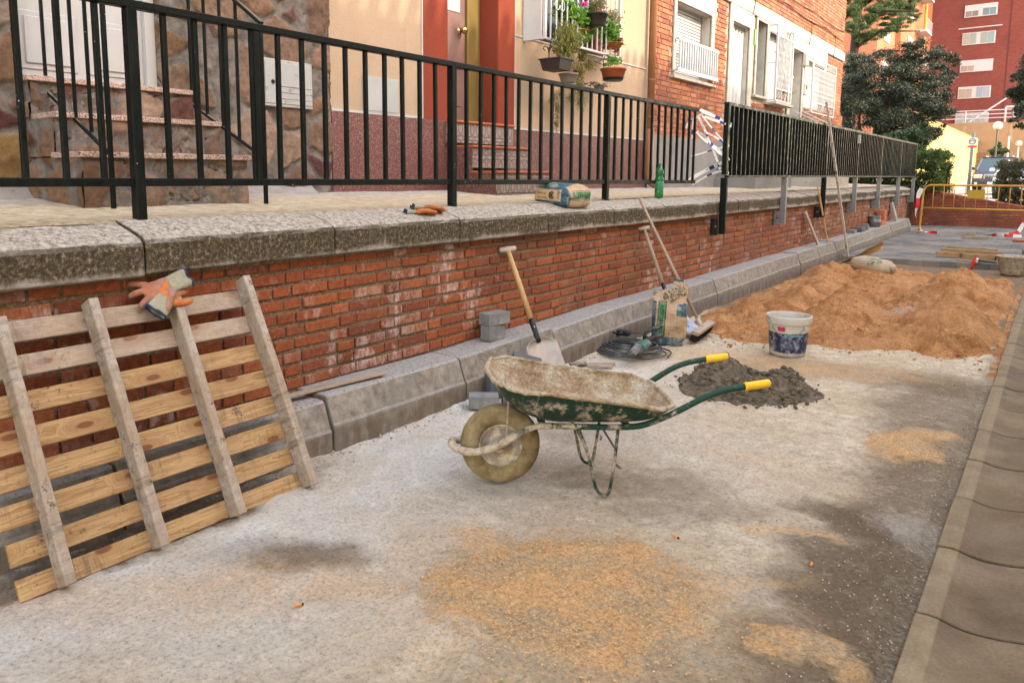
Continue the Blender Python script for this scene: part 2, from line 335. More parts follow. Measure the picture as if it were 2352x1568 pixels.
def m_terrazzo(name,base,chip,sc=90,thr=.35):
    t=NT(name,.55,.4); v=t.pos(); a=t.n('TexVoronoi',1,Vector=v,Scale=sc); f=t.sep(a,0)
    c=t.ramp(f,[(0,chip),(.12,chip),(.14,tuple(x*.55 for x in base)),(.4,base),(.75,tuple(min(1,x*1.35) for x in base)),(1,tuple(x*.8 for x in base))])
    c=t.mix(.5,c,t.ramp(t.noise(v,4,5),[(.3,.7),(.7,1.1)]),'MULTIPLY')
    return t.out(c,t.bump(t.sep(a,1),.25,.002))
def m_wood(name,a,b,k=(.13,.05,.02),grey=.0,dirt=.3,knots=True,rough=.75):
    t=NT(name,rough,.25); r=t.orand(); off=t.n('CombineXYZ',X=t.math('MULTIPLY',r,37),Y=t.math('MULTIPLY',r,11),Z=t.math('MULTIPLY',r,5)); v=t.vm('ADD',t.obj,off)
    kv=t.n('TexVoronoi',0,{'voronoi_dimensions':'2D'},Vector=t.map(v,scale=(3.1,8,.02)),Scale=1.)
    kd=t.rng(kv,.34,.0) if knots else 0.
    gv=t.map(v,scale=(1.1,16,16)); gw=t.vm('ADD',gv,t.n('CombineXYZ',X=0.,Y=t.math('MULTIPLY',kd,5.0),Z=t.math('MULTIPLY',kd,3.))) if knots else gv
    g=t.noise(gw,1.5,6,.6,.6); rings=t.math('FRACT',t.math('MULTIPLY',g,7)); 
    c=t.ramp(rings,[(.0,a),(.55,tuple((x+y)/2 for x,y in zip(a,b))),(.9,b),(1,a)])
    c=t.mix(.35,c,t.ramp(t.noise(t.map(v,scale=(3,70,70)),1,4,.7),[(.3,.6),(.7,1.1)]),'MULTIPLY')
    c=t.mix(.45,c,t.ramp(r,[(0,(.75,.68,.62)),(1,(1,1,1))]),'MULTIPLY')
    if knots: c=t.mix(t.rng(kv,.11,.07),c,k); c=t.mix(t.math('MULTIPLY',t.rng(kv,.3,.12),.35),c,tuple(x*1.8 for x in k))
    if grey: c=t.mix(t.ramp(t.noise(t.obj,3.5,5,.7),[(.35,0.),(.6,grey)]),c,t.ramp(t.noise(t.obj,40,5,.8),[(.35,(.2,.165,.135)),(.65,(.44,.37,.31))]))
    d=t.ramp(t.noise(v,26,6,.85),[(.56,0.),(.66,1.)]); d=t.math('MULTIPLY',d,t.ramp(t.noise(v,2.7,3),[(.45,0.),(.6,1.)])); sm_=t.math('MULTIPLY',t.ramp(t.noise(t.map(v,scale=(26,3,1)),1,5,.8),[(.5,0.),(.62,1.)]),t.ramp(t.noise(v,3.3,3),[(.5,0.),(.62,.7)])); d=t.math('MAXIMUM',d,t.math('MULTIPLY',sm_,.6)); c=t.mix(t.math('MULTIPLY',d,dirt*2),c,(.07,.05,.035))
    return t.out(c,t.bump(t.noise(t.map(t.obj,scale=(4,60,60)),1,5,.75),.6,.003))
def m_leaf(name,cols,tr=.15,rough=.5):
    t=NT(name,rough,.35); c=t.ramp(t.isl(),[(i/(len(cols)-1),x) for i,x in enumerate(cols)]); t.put(t.b.inputs['Base Color'],c)
    t2=t.t; tl=t2.nodes.new('ShaderNodeBsdfTranslucent'); mx=t2.nodes.new('ShaderNodeMixShader'); t.put(tl.inputs[0],t.mix(1,c,(1.3,1.5,.6),'MULTIPLY')); mx.inputs[0].default_value=tr
    t2.links.new(t.b.outputs[0],mx.inputs[1]); t2.links.new(tl.outputs[0],mx.inputs[2]); t2.links.new(mx.outputs[0],t2.nodes['Material Output'].inputs[0]); return t.m
def m_pave(name='paver_grey',a=(.09,.085,.085),b=(.18,.165,.15)):
    t=NT(name,.9,.2); c=t.ramp(t.isl(),[(0,a),(1,b)]); v=t.pos(); c=t.mix(.8,c,t.ramp(t.noise(v,35,5,.75),[(.3,.65),(.7,1.2)]),'MULTIPLY')
    c=t.mix(t.ramp(t.noise(v,1.2,5,.6),[(.42,0.),(.62,.6)]),c,(.28,.23,.18)); return t.out(c,t.bump(t.noise(v,120,4,.7),.5,.004))
def m_black():
    t=NT('black_paint',.55,.12); v=t.pos(); c=t.ramp(t.noise(t.map(v,scale=(6,6,1)),8,5,.7),[(.35,(.003,.0045,.004)),(.6,(.007,.010,.0085)),(.8,(.022,.025,.022))])
    d=t.ramp(t.n('TexVoronoi',0,Vector=v,Scale=32.),[(.055,1.),(.09,0.)]); d=t.math('MULTIPLY',d,t.ramp(t.noise(v,9,2),[(.55,0.),(.6,1.)])); c=t.mix(d,c,(.5,.47,.42))
    up=t.sep(t.n('NewGeometry',1),2); c=t.mix(t.math('MULTIPLY',t.rng(up,.7,.95),t.ramp(t.noise(v,25,4,.7),[(.35,.25),(.6,.8)])),c,(.30,.26,.2))
    return t.out(c,t.bump(t.noise(v,30,5,.7),.25,.003),t.ramp(t.noise(v,14,4),[(.3,.3),(.7,.6)]))
def m_farbrick(name,c,d,sc=1):
    t=NT(name,.9,.15); v=t.pos(); s=t.n('CombineXYZ',X=t.math('ADD',t.sep(v,0),t.sep(v,1)),Y=t.sep(v,2),Z=0.)
    b=t.n('TexBrick',0,Vector=s,Color1=(*c,1),Color2=(*tuple(x*.78 for x in c),1),Mortar=(*d,1),Scale=1.*sc,Mortar_Size=.014,Mortar_Smooth=.3,Brick_Width=.26,Row_Height=.12,Bias=0.)
    b=t.mix(.6,b,t.ramp(t.noise(v,.35,5,.6),[(.3,.75),(.7,1.1)]),'MULTIPLY'); return t.out(b)
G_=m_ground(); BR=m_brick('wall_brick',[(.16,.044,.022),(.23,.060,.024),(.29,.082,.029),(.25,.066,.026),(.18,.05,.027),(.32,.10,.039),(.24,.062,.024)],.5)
BR2=m_brick('end_wall_brick',[(.24,.06,.032),(.36,.09,.045),(.3,.075,.04),(.38,.11,.055)],.15)
BR3=m_brick('house_brick',[(.27,.085,.05),(.42,.15,.07),(.46,.19,.09),(.38,.125,.065),(.22,.075,.05),(.45,.16,.08)],.25,.6,.25)
MO=m_mortar(); CO=m_coping(); KB=m_kerb(); GU=m_gutter(); WK=m_walk(); ST=m_stone(); BK=m_black(); PV=m_pave()
CREAM=m_plaster('cream_plaster',(.46,.34,.235)); REDP=m_plaster('red_plaster',(.235,.05,.028)); CEM=m_plaster('grey_render',(.27,.255,.24),.25)
DADO=m_terrazzo('red_terrazzo',(.13,.045,.038),(.3,.2,.16),190); GRAN=m_terrazzo('pink_granite',(.42,.29,.23),(.08,.06,.06),170)
W_NEW=m_wood('pallet_pine',(.47,.305,.145),(.29,.16,.065),dirt=.65); W_OLD=m_wood('pallet_runner_wood',(.34,.24,.155),(.26,.19,.13),grey=.85,dirt=.8,knots=False)
W_GR=m_wood('weathered_pine',(.43,.32,.22),(.31,.21,.14),grey=.5,dirt=.6); W_H=m_wood('handle_ash',(.56,.36,.16),(.46,.27,.11),knots=False,dirt=.25,rough=.5); W_H2=m_wood('handle_worn',(.36,.25,.16),(.27,.18,.11),grey=.5,knots=False,dirt=.4)
WHITE=simple('white_paint',(.44,.44,.44),.45,.08,5,.15,.002); WSTONE=simple('white_stone',(.46,.42,.36),.85,.25,4,.5,.006,dirt=(.3,.27,.23),dirtf=.62)
WMET=simple('white_grille_paint',(.5,.51,.52),.4,.06,8); GREYS=simple('galvanised_steel',(.2,.205,.215),.45,.15,20,.1,metal=.5,dirt=(.2,.19,.18),dirtf=.62)
DARK=simple('dark_void',(.015,.015,.015),.9,.1); GLASS=NT('window_glass',.08,.6).out((.06,.08,.1)); REDT=simple('red_clay_trim',(.36,.095,.035),.5,.2,20)

# ================= SETTING =================
ZK=lambda y:.262+.0058*(y-3)          # kerb top
ZC=lambda y:-.0022*(y-3)              # fall of the coping
FX=-4.18                               # plane of the house fronts
def zw(x,y):                           # walkway surface
    a=1.112-.0012*(y-3); b=1.195-.006*max(0,min(10,y-3)); f=min(1,max(0,(-3.0-x)/1.18)); return a+(b-a)*f
# pit floor
b=MB(); xs=np.concatenate([np.linspace(-2.75,-.17,216)]); ys=np.concatenate([np.linspace(.3,5,430),np.linspace(5.02,7,100),np.linspace(7.05,13.3,120)])
vs=[];nx=len(xs)
for y in ys:
    for x in xs:
        z=.010*mn.noise(Vector((x*3,y*3,0)))+.006*mn.noise(Vector((x*11,y*11,3)))+.004*mn.noise(Vector((x*31,y*31,7)))
        e=max(0,1-abs(x+2.61)/.07); z+=.02*e*max(0,.6+mn.noise(Vector((x*9,y*5,1))))
        if x>-.3: z-=.016
        for (cx,cy,rx,ry,ro) in ((-1.12,1.93,.45,.40,.6),(-.5,4.08,.16,.22,-.3),(-.47,2.1,.1,.08,.5)):
            dx,dy=x-cx,y-cy; q=math.hypot((dx*math.cos(ro)+dy*math.sin(ro))/rx,(-dx*math.sin(ro)+dy*math.cos(ro))/ry)+.25*mn.noise(Vector((x*5,y*5,1)))
            if q<1.1: z+=min(1,(1.1-q)*4)*(.007+.006*abs(mn.noise(Vector((x*16,y*16,4))))+.005*mn.noise(Vector((x*34,y*34,8))))
        vs.append((x,y,z-.004))
fs=[(j*nx+i,j*nx+i+1,(j+1)*nx+i+1,(j+1)*nx+i) for j in range(len(ys)-1) for i in range(nx-1)]
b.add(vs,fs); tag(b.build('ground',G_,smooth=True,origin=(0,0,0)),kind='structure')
# wide earth under everything
t=NT('street_surface',.95,.15); c=t.ramp(t.noise(t.pos(),2,6,.7),[(.3,(.3,.28,.25)),(.7,(.46,.44,.4))]); ASP=t.out(c,t.bump(t.noise(t.pos(),60,4),.5,.005))
b=MB(); 
def terr(u,v):
    x=-160+320*u; y=-60+360*v; return (x,y,-.25)
b.grid(terr,8,8); tag(b.build('terrain',simple('earth',(.25,.2,.15),.95,.3,1),origin=(0,0,0)),kind='structure')
b=MB(); b.grid(lambda u,v:(-60+120*u,23.4+200*v,.42+1.1*min(1,max(0,(23.4+200*v-56)/17))),30,80); tag(b.build('street',ASP,origin=(0,0,0)),kind='structure')
b=MB(); b.add([(-60,23.4,.42),(60,23.4,.42),(60,23.2,-.3),(-60,23.2,-.3)],[(0,1,2,3)]); tag(b.build('street_edge',ASP),kind='structure')
# walkway
b=MB()
def wk(u,v):
    y=-3+23.4*v; x=-3.0-1.25*u; return (x,y,zw(x,y)+.006*mn.noise(Vector((x*3,y*3,0)))+.004*mn.noise(Vector((x*14,y*14,0))))
b.grid(wk,26,420); tag(b.build('walkway',WK,smooth=True,origin=(0,0,0)),kind='structure')
b=MB(); b.box((-9,20.4,-.2),(-3.0,32,1.06)); tag(b.build('garden_bed',simple('garden_soil',(.09,.065,.04),.95,.4,6,.8,.02)),kind='structure')
# kerb
b=MB(); y=2.279-1.016*4
while y<19.5:
    L=min(1.016 if y<16 else .7,19.62-y); g=.006; dx=random.uniform(-.004,.004); dz=random.uniform(-.003,.003); rz=random.uniform(-.002,.002)
    prof=[(-2.60,-.08),(-2.60,.118),(-2.612,.132),(-2.652,.250),(-2.665,.2605),(-2.87,.262),(-2.87,-.08)]
    n=len(prof); N=10; V=[];
    for k in range(N+1):
        yy=y+g+(L-2*g)*k/N
        for (px,pz) in prof:
            j=.0025*mn.noise(Vector((px*20,yy*14,pz*20))); V.append((px+dx+j,yy,pz+(ZK(yy)-.262 if pz>.1 else 0)+dz+rz*(k-5)+j))
    F=[(k*n+i,(k+1)*n+i,(k+1)*n+(i+1)%n,k*n+(i+1)%n) for k in range(N) for i in range(n)]+[tuple(range(n)),tuple(N*n+i for i in range(n))[::-1]]
    b.add(V,F); y+=L
o=b.build('kerb',KB,bevel=.004,origin=(0,0,0)); tag(o,kind='structure')
b=MB(); b.box((-2.86,-2,-.1),(-2.675,19.5,.235)); tag(b.build('kerb_bedding',MO),kind='structure')
# gutter
b=MB(); y=2.497-.5225*8
prof=[(-.243,-.06),(-.243,-.002),(-.238,.0)]+[(-.21,.003),(-.183,.001),(-.165,-.004),(-.145,-.009),(-.12,-.0125),(-.095,-.0125),(-.065,-.0105),(-.03,-.006),(.0,.0),(.03,.007),(.06,.015),(.09,.022),(.11,.024),(.17,.024),(.17,-.2)]; prof[0]=(-.243,-.2)
gp=prof
while y<12.8:
    L=.5225; dz=random.uniform(-.0025,.0025); dx=random.uniform(-.003,.003); b.prism([(x+dx,z+dz) for x,z in prof],y+.008,y+L-.008); y+=L
tag(b.build('gutter',GU,bevel=.003,origin=(0,0,0)),kind='structure')
b=MB(); b.prism([(x-.003 if i<3 else x,z-.028) for i,(x,z) in enumerate(prof)],-1.7,12.8); tag(b.build('gutter_bedding',simple('wet_dirt',(.04,.033,.026),.9,.4,30,1,.01)),kind='structure')
b=MB(); b.grid(lambda u,v:(.173+5.2*u,-12+45*v,.012),6,40); tag(b.build('road',simple('road_asphalt',(.16,.15,.14),.95,.2,30,.6,.005),origin=(0,0,0)),kind='structure')
# laid paving
PY0=12.81; b=MB(); row=0; y=PY0
while y<22.9:
    x=-2.60+(.0 if row%2 else -.10); h=.076
    if row==0:
        while x<-.24: b.box((x+.002,y,-.03),(min(x+.2,-.24)-.002,y+.09,h+random.uniform(-.002,.002))); x+=.2
        y+=.094; row+=1; continue
    while x<.0:
        b.box((max(x,-2.6)+.003,y+.003,-.03),(x+.197,y+.097,h+random.uniform(-.0025,.0025))); x+=.2
    y+=.1; row+=1
tag(b.build('pavement',PV,bevel=.003,origin=(0,0,0)),kind='structure')
b=MB(); b.box((-2.62,PY0+.02,-.2),(.02,23,.068)); tag(b.build('pavement_bedding',simple('joint_sand',(.2,.17,.14),.95,.3,40)),kind='structure')

# ---- retaining wall ----
wt_=thing('retaining_wall','long low orange brick retaining wall under lichen-blackened concrete coping','wall',(-2.86,2,0))
def bricks(mb,P0,ux,L,z0,nc,ch,sl=.2215,hl=.105,j=.0115,h=None,dep=.03,skip=None,jit=.003,n=None,zf=None,flem=True,rr=None):
    rr=rr or random; ux=Vector(ux).normalized(); nrm=Vector(n) if n else Vector((1,0,0)); h=h or ch*.74
    for c in range(nc):
        s=-(.17*(c%2))-rr.uniform(0,.02); k=c%2; zc=z0+c*ch
        while s<L:
            w_=((sl if k%2==0 else hl) if flem else sl)+rr.uniform(-.006,.006); k+=1
            a=max(0,s); e=min(L,s+w_)
            if e-a>.02:
                mid=(a+e)/2; zz=zc+(zf(mid) if zf else 0)
                if not(skip and skip(mid,zz+h/2,(e-a)/2,h/2)):
                    dd=rr.uniform(-jit,jit); dz=rr.uniform(-.0015,.0015); ti=rr.uniform(-.0012,.0012)
                    A=Vector(P0)+ux*a; B=Vector(P0)+ux*e; o1=nrm*dd; o2=-nrm*dep
                    vs=[A+o2,B+o2,B+o1,A+o1]; q=[v+Vector((0,0,zz+dz+(ti if i in(1,2) else -ti))) for i,v in enumerate(vs)]; q+=[v+Vector((0,0,h)) for v in q]
                    mb.add(q,[(0,3,2,1),(4,5,6,7),(3,0,4,7),(0,1,5,4),(1,2,6,5),(2,3,7,6)])
            s+=w_+j
NC=10; chh=(.925-.268)/NC
b=MB(); bricks(b,(-2.86,-2.2,0),(0,1,0),22.9,.272,NC,chh,h=.0475,jit=.0045,zf=lambda s:(ZK(s-2.2)-.262)*(.6))
b.build('brick_courses',BR,wt_,bevel=.004)
b=MB(); b.box((-3.05,-2.2,.2),(-2.870,20.7,.93)); b.build('mortar_core',MO,wt_)
y=1.50-.992*4; i=0
cme=None
while y<20.5:
    L=min(.992,20.7-y); b=MB(); prof=[(-2.885,.905),(-2.803,.910),(-2.797,.918),(-2.795,1.028),(-2.805,1.046),(-2.825,1.058),(-2.9,1.083),(-3.0,1.112),(-3.03,1.117),(-3.06,.905)]
    N=14; n=len(prof); V=[]; dx=random.uniform(-.005,.005); dz=random.uniform(-.005,.005)
    for k in range(N+1):
        yy=y+.004+(L-.008)*k/N
        for (px,pz) in prof:
            j=.004*mn.noise(Vector((px*25,yy*9,pz*25+i)))+.002*mn.noise(Vector((px*60,yy*40,pz*60))); V.append((px+dx+j,yy,pz+ZC(yy)+dz+j))
    F=[(k*n+i_,(k+1)*n+i_,(k+1)*n+(i_+1)%n,k*n+(i_+1)%n) for k in range(N) for i_ in range(n)]+[tuple(range(n)),tuple(N*n+i_ for i_ in range(n))[::-1]]
    b.add(V,F); b.build('coping_block',CO,wt_,bevel=.003); y+=.992; i+=1
b=MB(); b.box((-3.05,-2.2,.9),(-2.84,19.8,1.0)); b.build('coping_bedding',MO,wt_)
# ---- end wall ----
A=U(2088,519,2,0.03); B=U(2352,530,2,0.03); d=(B-A); d.z=0; d.normalize(); A=A-d*.25; Lw=4.6; nr=Vector((d.y,-d.x,0))
if nr.y>0: nr=-nr
def topz(px,py):
    r=ray(px,py); o=Vector((0,0,CH)); tt=(A-o).dot(nr)/r.dot(nr); p=o+r*tt; return (p-A).dot(d),p.z
q0=topz(2101,432.6); q1=topz(2352,476)
zt=lambda s:q0[1]+(q1[1]-q0[1])*(s-q0[0])/(q1[0]-q0[0])
ew=thing('end_wall','dark red brick wall closing the far end of the pit, its top stepping down to the right','wall',A)
b=MB(); bricks(b,A,d,Lw,.05,18,.068,h=.054,n=nr,dep=.05,skip=lambda s,z,a,h:z+h>zt(s),jit=.002); b.build('brick_courses',BR2,ew,bevel=.003)
b=MB(); q=[A-nr*.008,A+d*Lw-nr*.008,A+d*Lw-nr*.2,A-nr*.2]; V=[Vector((p.x,p.y,-.1)) for p in q]+[Vector((q[0].x,q[0].y,zt(0)-.01)),Vector((q[1].x,q[1].y,zt(Lw)-.01)),Vector((q[2].x,q[2].y,zt(Lw)-.01)),Vector((q[3].x,q[3].y,zt(0)-.01))]
b.add(V,[(3,2,1,0),(4,5,6,7),(0,1,5,4),(1,2,6,5),(2,3,7,6),(3,0,4,7)]); b.build('mortar_core',simple('dark_mortar',(.09,.075,.06),.95,.3,40),ew)
b=MB(); V=[]
for s in (0,Lw):
    for (dn,dz) in ((.0,-.012),(.0,.018),(-.21,.018),(-.21,-.012)): p=A+d*s+nr*dn; V.append((p.x,p.y,zt(s)+dz))
b.add(V,[(0,1,2,3),(7,6,5,4),(0,4,5,1),(1,5,6,2),(2,6,7,3),(3,7,4,0)]); b.build('top_course',BR2,ew,bevel=.004)
EWA,EWd,EWn=A,d,nr
b=MB(); b.add([(-2.9,19.75,.06),(-.2,19.75,.06),(-.2,23.4,.06),(-2.9,23.4,.06)],[(0,1,2,3)]); tag(b.build('pavement_edge',simple('dusty_joint',(.26,.23,.2),.95,.3,8),origin=(0,0,0)),kind='structure')

# ---- house fronts ----
def wall_holes(mb,x,y0,y1,z0,z1,holes,dep=.2,mi=0,mr=0,x1=None):
    ys=sorted({y0,y1,*[h[0] for h in holes],*[h[1] for h in holes]}); zs=sorted({z0,z1,*[h[2] for h in holes],*[h[3] for h in holes]})
    ys=[v for v in ys if y0<=v<=y1]; zs=[v for v in zs if z0<=v<=z1]
    for a,bb in zip(ys,ys[1:]):
        for c,e in zip(zs,zs[1:]):
            m=((a+bb)/2,(c+e)/2)
            if any(h[0]<m[0]<h[1] and h[2]<m[1]<h[3] for h in holes): continue
            mb.add([(x,a,c),(x,bb,c),(x,bb,e),(x,a,e)],[(0,1,2,3)],mi)
    for h in holes:
        a,bb,c,e=h[:4]; dp=h[4] if len(h)>4 else dep
        mb.add([(x,a,c),(x,bb,c),(x,bb,e),(x,a,e),(x-dp,a,c),(x-dp,bb,c),(x-dp,bb,e),(x-dp,a,e)],[(0,4,5,1),(1,5,6,2),(2,6,7,3),(3,7,4,0)],mr)
# stone house
def m_relief():
    t=NT('rubble_relief',.92,.15); a=t.n('Attribute',0,{'attribute_name':'stone'}); v=t.pos(); n=t.noise(v,18,7,.78)
    c=t.mix(1,a,t.ramp(n,[(.3,.5),(.5,.95),(.68,1.35)]),'MULTIPLY'); c=t.mix(t.ramp(t.noise(v,8,6,.8),[(.54,0.),(.66,.5)]),c,(.05,.032,.026)); c=t.mix(t.ramp(t.noise(v,13,6,.8),[(.6,0.),(.7,.5)]),c,(.3,.24,.19))
    return t.out(c,t.bump(t.noise(v,45,6,.8),.9,.008))
RELF=m_relief()
PALS=[(.12,.048,.043),(.15,.07,.055),(.27,.17,.12),(.25,.145,.085),(.2,.12,.075),(.33,.23,.165),(.30,.185,.08),(.23,.14,.10),(.29,.19,.13),(.26,.155,.1)]
def stone_at(a,b,seed):
    p=Vector((a*2.9+.22*mn.noise(Vector((a*3,b*3,seed)))+.08*mn.noise(Vector((a*9,b*9,seed))),b*3.7+.25*mn.noise(Vector((a*3,b*3,seed+9)))+.09*mn.noise(Vector((a*9,b*9,seed+5))),seed)); d,pts=mn.voronoi(p); e=d[1]-d[0]-.03*mn.noise(Vector((a*25,b*25,seed))); q=pts[0]
    h=abs(math.sin(q.x*127.1+q.y*311.7)*43758.5)%1; k=max(0,min(1,(e-.085)/.07)); k=k*k*(3-2*k)
    rel=k*(.018+.012*(h-.5)+.012*mn.noise(Vector((a*7,b*7,h*20)))+.007*mn.noise(Vector((a*19,b*19,3)))+.004*mn.noise(Vector((a*50,b*50,3))))+(1-k)*.004*mn.noise(Vector((a*30,b*30,1)))
    c=PALS[int(h*9.999)]; s=.62+.26*((h*37)%1); mo=.165+.07*mn.noise(Vector((a*12,b*12,2))); return rel,tuple(x*s*k+(1-k)*mo*y for x,y in zip(c,(1,.88,.78)))
def relief(name,parent,fn,u0,u1,v0,v1,step,seed,hole=None,flip=False):
    nu=int((u1-u0)/step); nv=int((v1-v0)/step); vs=[];cs=[];fs=[]
    for i in range(nu+1):
        for j in range(nv+1):
            a=u0+(u1-u0)*i/nu; b_=v0+(v1-v0)*j/nv; r_,c=stone_at(a,b_,seed); vs.append(fn(a,b_,r_)); cs.append(c)
    for i in range(nu):
        for j in range(nv):
            a=u0+(u1-u0)*(i+.5)/nu; b_=v0+(v1-v0)*(j+.5)/nv
            if hole and hole[0]<a<hole[1] and hole[2]<b_<hole[3]: continue
            q=(i*(nv+1)+j,(i+1)*(nv+1)+j,(i+1)*(nv+1)+j+1,i*(nv+1)+j+1); fs.append(q[::-1] if flip else q)
    m=MB().add(vs,fs); o=m.build(name,RELF,parent,smooth=True); at=o.data.color_attributes.new('stone','FLOAT_COLOR','POINT'); at.data.foreach_set('color',[x for c in cs for x in (*c,1)]); return o
sh=thing('stone_house','house front of irregular brown and purple rubble stone with white door','house',(FX,1,1.1))
b=MB(); wall_holes(b,FX,-4,3.68,.9,7.2,[(1.60,2.40,1.8,3.95,.14)],mi=0,mr=0); b.box((-8,-4,.9),(FX-.3,3.68,7.2)); b.build('wall',ST,sh)
relief('rubble_cladding',sh,lambda a,b_,r_:(FX+.002+r_,a,b_),.2,3.69,1.08,3.5,.0135,1,hole=(1.6,2.4,1.8,3.95))
relief('corner_return',sh,lambda a,b_,r_:(a,3.688+r_*.5,b_),FX-.05,FX+.01,1.1,3.5,.015,5)
dr=MB().box((FX-.13,1.60,1.80),(FX-.09,2.4,3.95)).build('door',WHITE,sh,bevel=.002)
b=MB(); 
for z0,z1 in((1.86,2.16),(2.3,3.0),(3.12,3.8)):
    for y0,y1 in((1.66,1.96),(2.02,2.3)): b.box((FX-.09,y0,z0),(FX-.082,y1,z1)); b.box((FX-.082,y0+.03,z0+.03),(FX-.072,y1-.03,z1-.03))
b.build('panel',WHITE,dr,bevel=.004)
b=MB(); b.box((FX-.09,2.34,1.8),(FX-.05,2.4,3.95)); b.box((FX-.09,1.60,1.8),(FX-.05,1.63,3.95)); b.build('door_frame',WHITE,sh,bevel=.003)
# stair: landing then two treads
for (xf,zt_,y0,y1,nm) in ((-4.09,1.81,1.62,2.545,'t'),(-3.83,1.615,1.64,2.565,'t'),(-3.57,1.418,1.62,2.57,'t')):
    MB().box((FX-.1 if xf<-4 else xf-.3,y0,zt_-.028),(xf,y1,zt_)).build('stair_tread',GRAN,sh,bevel=.003)
b=MB(); 
for xf,zt_ in((-4.115,1.782),(-3.855,1.587),(-3.595,1.39)): b.box((FX-.1 if xf<-4 else xf-.275,1.645,1.1),(xf,2.545,zt_))
b.build('stair_block',ST,sh)
for i,(xf,za,zb) in enumerate(((-4.115,1.6,1.782),(-3.855,1.40,1.587),(-3.595,1.12,1.39))):
    relief('stair_cladding',sh,lambda a,b_,r_:(xf+r_*.7,a,b_),1.64,2.55,za,zb,.0135,7+i)
    relief('stair_cladding',sh,lambda a,b_,r_:(a,1.643-r_*.7,b_),FX,xf+.01,za,zb,.0135,17+i)
b=MB(); b.box((-4.175,3.082,1.765),(-4.135,3.50,2.075)); bx=b.build('meter_box',simple('meter_box_plastic',(.36,.36,.35),.5,.1,4,.1,dirt=(.17,.16,.15),dirtf=.6,dscale=14),sh,bevel=.004)
b=MB(); b.box((-4.135,3.10,1.785),(-4.13,3.49,2.055)); 
for z in (1.82,1.86,1.9): b.box((-4.13,3.22,z),(-4.126,3.48,z+.006))
b.build('lid',bx.data.materials[0],bx,bevel=.002)
MB().lathe([(0,.004),(.012,.004),(.014,0),(.014,-.004)],(-4.126,3.16,1.925),14,Matrix.Rotation(PI/2,4,'Y')).build('lock',DARK,bx)
b=MB(); b.grid(lambda u,v:(-4.20+.20*u+.05*u*mn.noise(Vector((v*9,0,0))),1.4+v*3.6-1.5,zw(-3.9,2)+.10*(1-u)**2+.01*mn.noise(Vector((v*30,u*5,0)))-.01),8,60); b.build('mortar_fillet',simple('pale_mortar',(.27,.24,.22),.95,.2,10,.6,.01),sh,smooth=True)
# stair handrails
for ye in (1.733,2.568):
    hr=thing('stair_railing','black tube handrail on the %s side of the stone house steps'%('near' if ye<2 else 'far'),'railing',(-3.5,ye,1.2),group='handrails of the stone steps')
    dx=.05 if ye>2 else 0
    MB().bar((-3.5+dx,ye,1.15),(-3.5+dx,ye,2.13),.02).build('post',BK,hr,bevel=.002)
    MB().tube([(-4.16,ye,1.74 if ye>2 else 1.75),(-3.5+dx,ye,1.40)],.010,8).build('lower_rail',BK,hr,smooth=True)
    b=MB().bar((-4.16,ye,2.60 if ye>2 else 2.62),(-3.49+dx,ye,2.12),.03,.02); b.bar((-4.16,ye,2.63),(-3.49+dx,ye,2.15),.012,.008) if 0 else None; b.build('top_rail',BK,hr,bevel=.003)
    for k in range(4):
        xx=-4.14+.155*k; MB().bar((xx,ye,1.745-.33*k/4.25+.0),(xx,ye,2.6-.11*k),.014).build('baluster',BK,hr)
# plaster house
ph=thing('plaster_house','cream rendered house front with red door surround and red terrazzo base','house',(FX,6,1.1))
DZ=1.78
b=MB(); wall_holes(b,FX,3.68,8.98,.9,7.2,[(5.02,5.75,DZ,4.1,.28),(6.5,7.55,2.64,4.2,.16)],mr=1); b.box((-8,3.68,.9),(FX-.5,8.98,7.2)); b.build('wall',[CREAM,REDP],ph)
for y0,y1 in((4.70,5.02),(5.75,6.02),(6.33,6.5),(7.55,7.78)): MB().box((FX,y0,2.65 if y0>6.1 else DZ-.02),(FX+.012,y1,4.4)).build('window_surround' if y0>6.1 else 'door_surround',REDP,ph,bevel=.002)
b=MB()
for y0 in(4.695,6.02,6.33,7.78): b.box((FX,y0-.004,2.62 if y0>6.1 else DZ),(FX+.014,y0+.004,4.4))
b.box((FX,6.02,2.63),(FX+.01,8.9,2.645)); b.box((FX,3.7,DZ-.005),(FX+.016,4.69,DZ+.012)); b.box((FX,6.02,1.755),(FX+.016,8.95,1.772)); b.build('white_bead',WHITE,ph)
b=MB(); b.box((FX,3.70,1.0),(FX+.014,5.05,DZ-.005)); b.box((FX,5.8,1.0),(FX+.014,8.95,1.755)); b.build('terrazzo_base',DADO,ph)
b=MB(); b.box((FX-.27,5.02,DZ),(FX-.23,5.56,4.1)); dr=b.build('door',simple('door_mauve_paint',(.2,.12,.105),.35,.15,6),ph,bevel=.002)
b=MB(); b.box((FX-.23,5.06,DZ+.16),(FX-.222,5.5,2.2)); b.box((FX-.23,5.06,2.28),(FX-.222,5.5,2.62)); b.build('panel',dr.data.materials[0],dr,bevel=.006)
b=MB(); b.box((FX-.23,5.08,2.78),(FX-.224,5.48,3.7)); b.build('door_glass',NT('frosted_glass',.25,.6).out((.35,.42,.42)),dr)
b=MB(); b.box((FX-.27,5.56,DZ),(FX-.2,5.75,4.1)); b.build('side_frame',simple('gold_anodised',(.27,.2,.07),.35,.15,3,metal=.4),ph,bevel=.004)
b=MB(); T=Matrix.Rotation(PI/2,4,'Y'); b.lathe([(.0,.085),(.02,.082),(.033,.065),(.035,.05),(.025,.035),(.012,.028),(.012,.01),(.03,.006),(.032,0)],(FX-.225,5.47,2.62),20,T); b.build('door_knob',simple('brass',(.55,.4,.18),.2,.1,metal=1),dr,smooth=True)
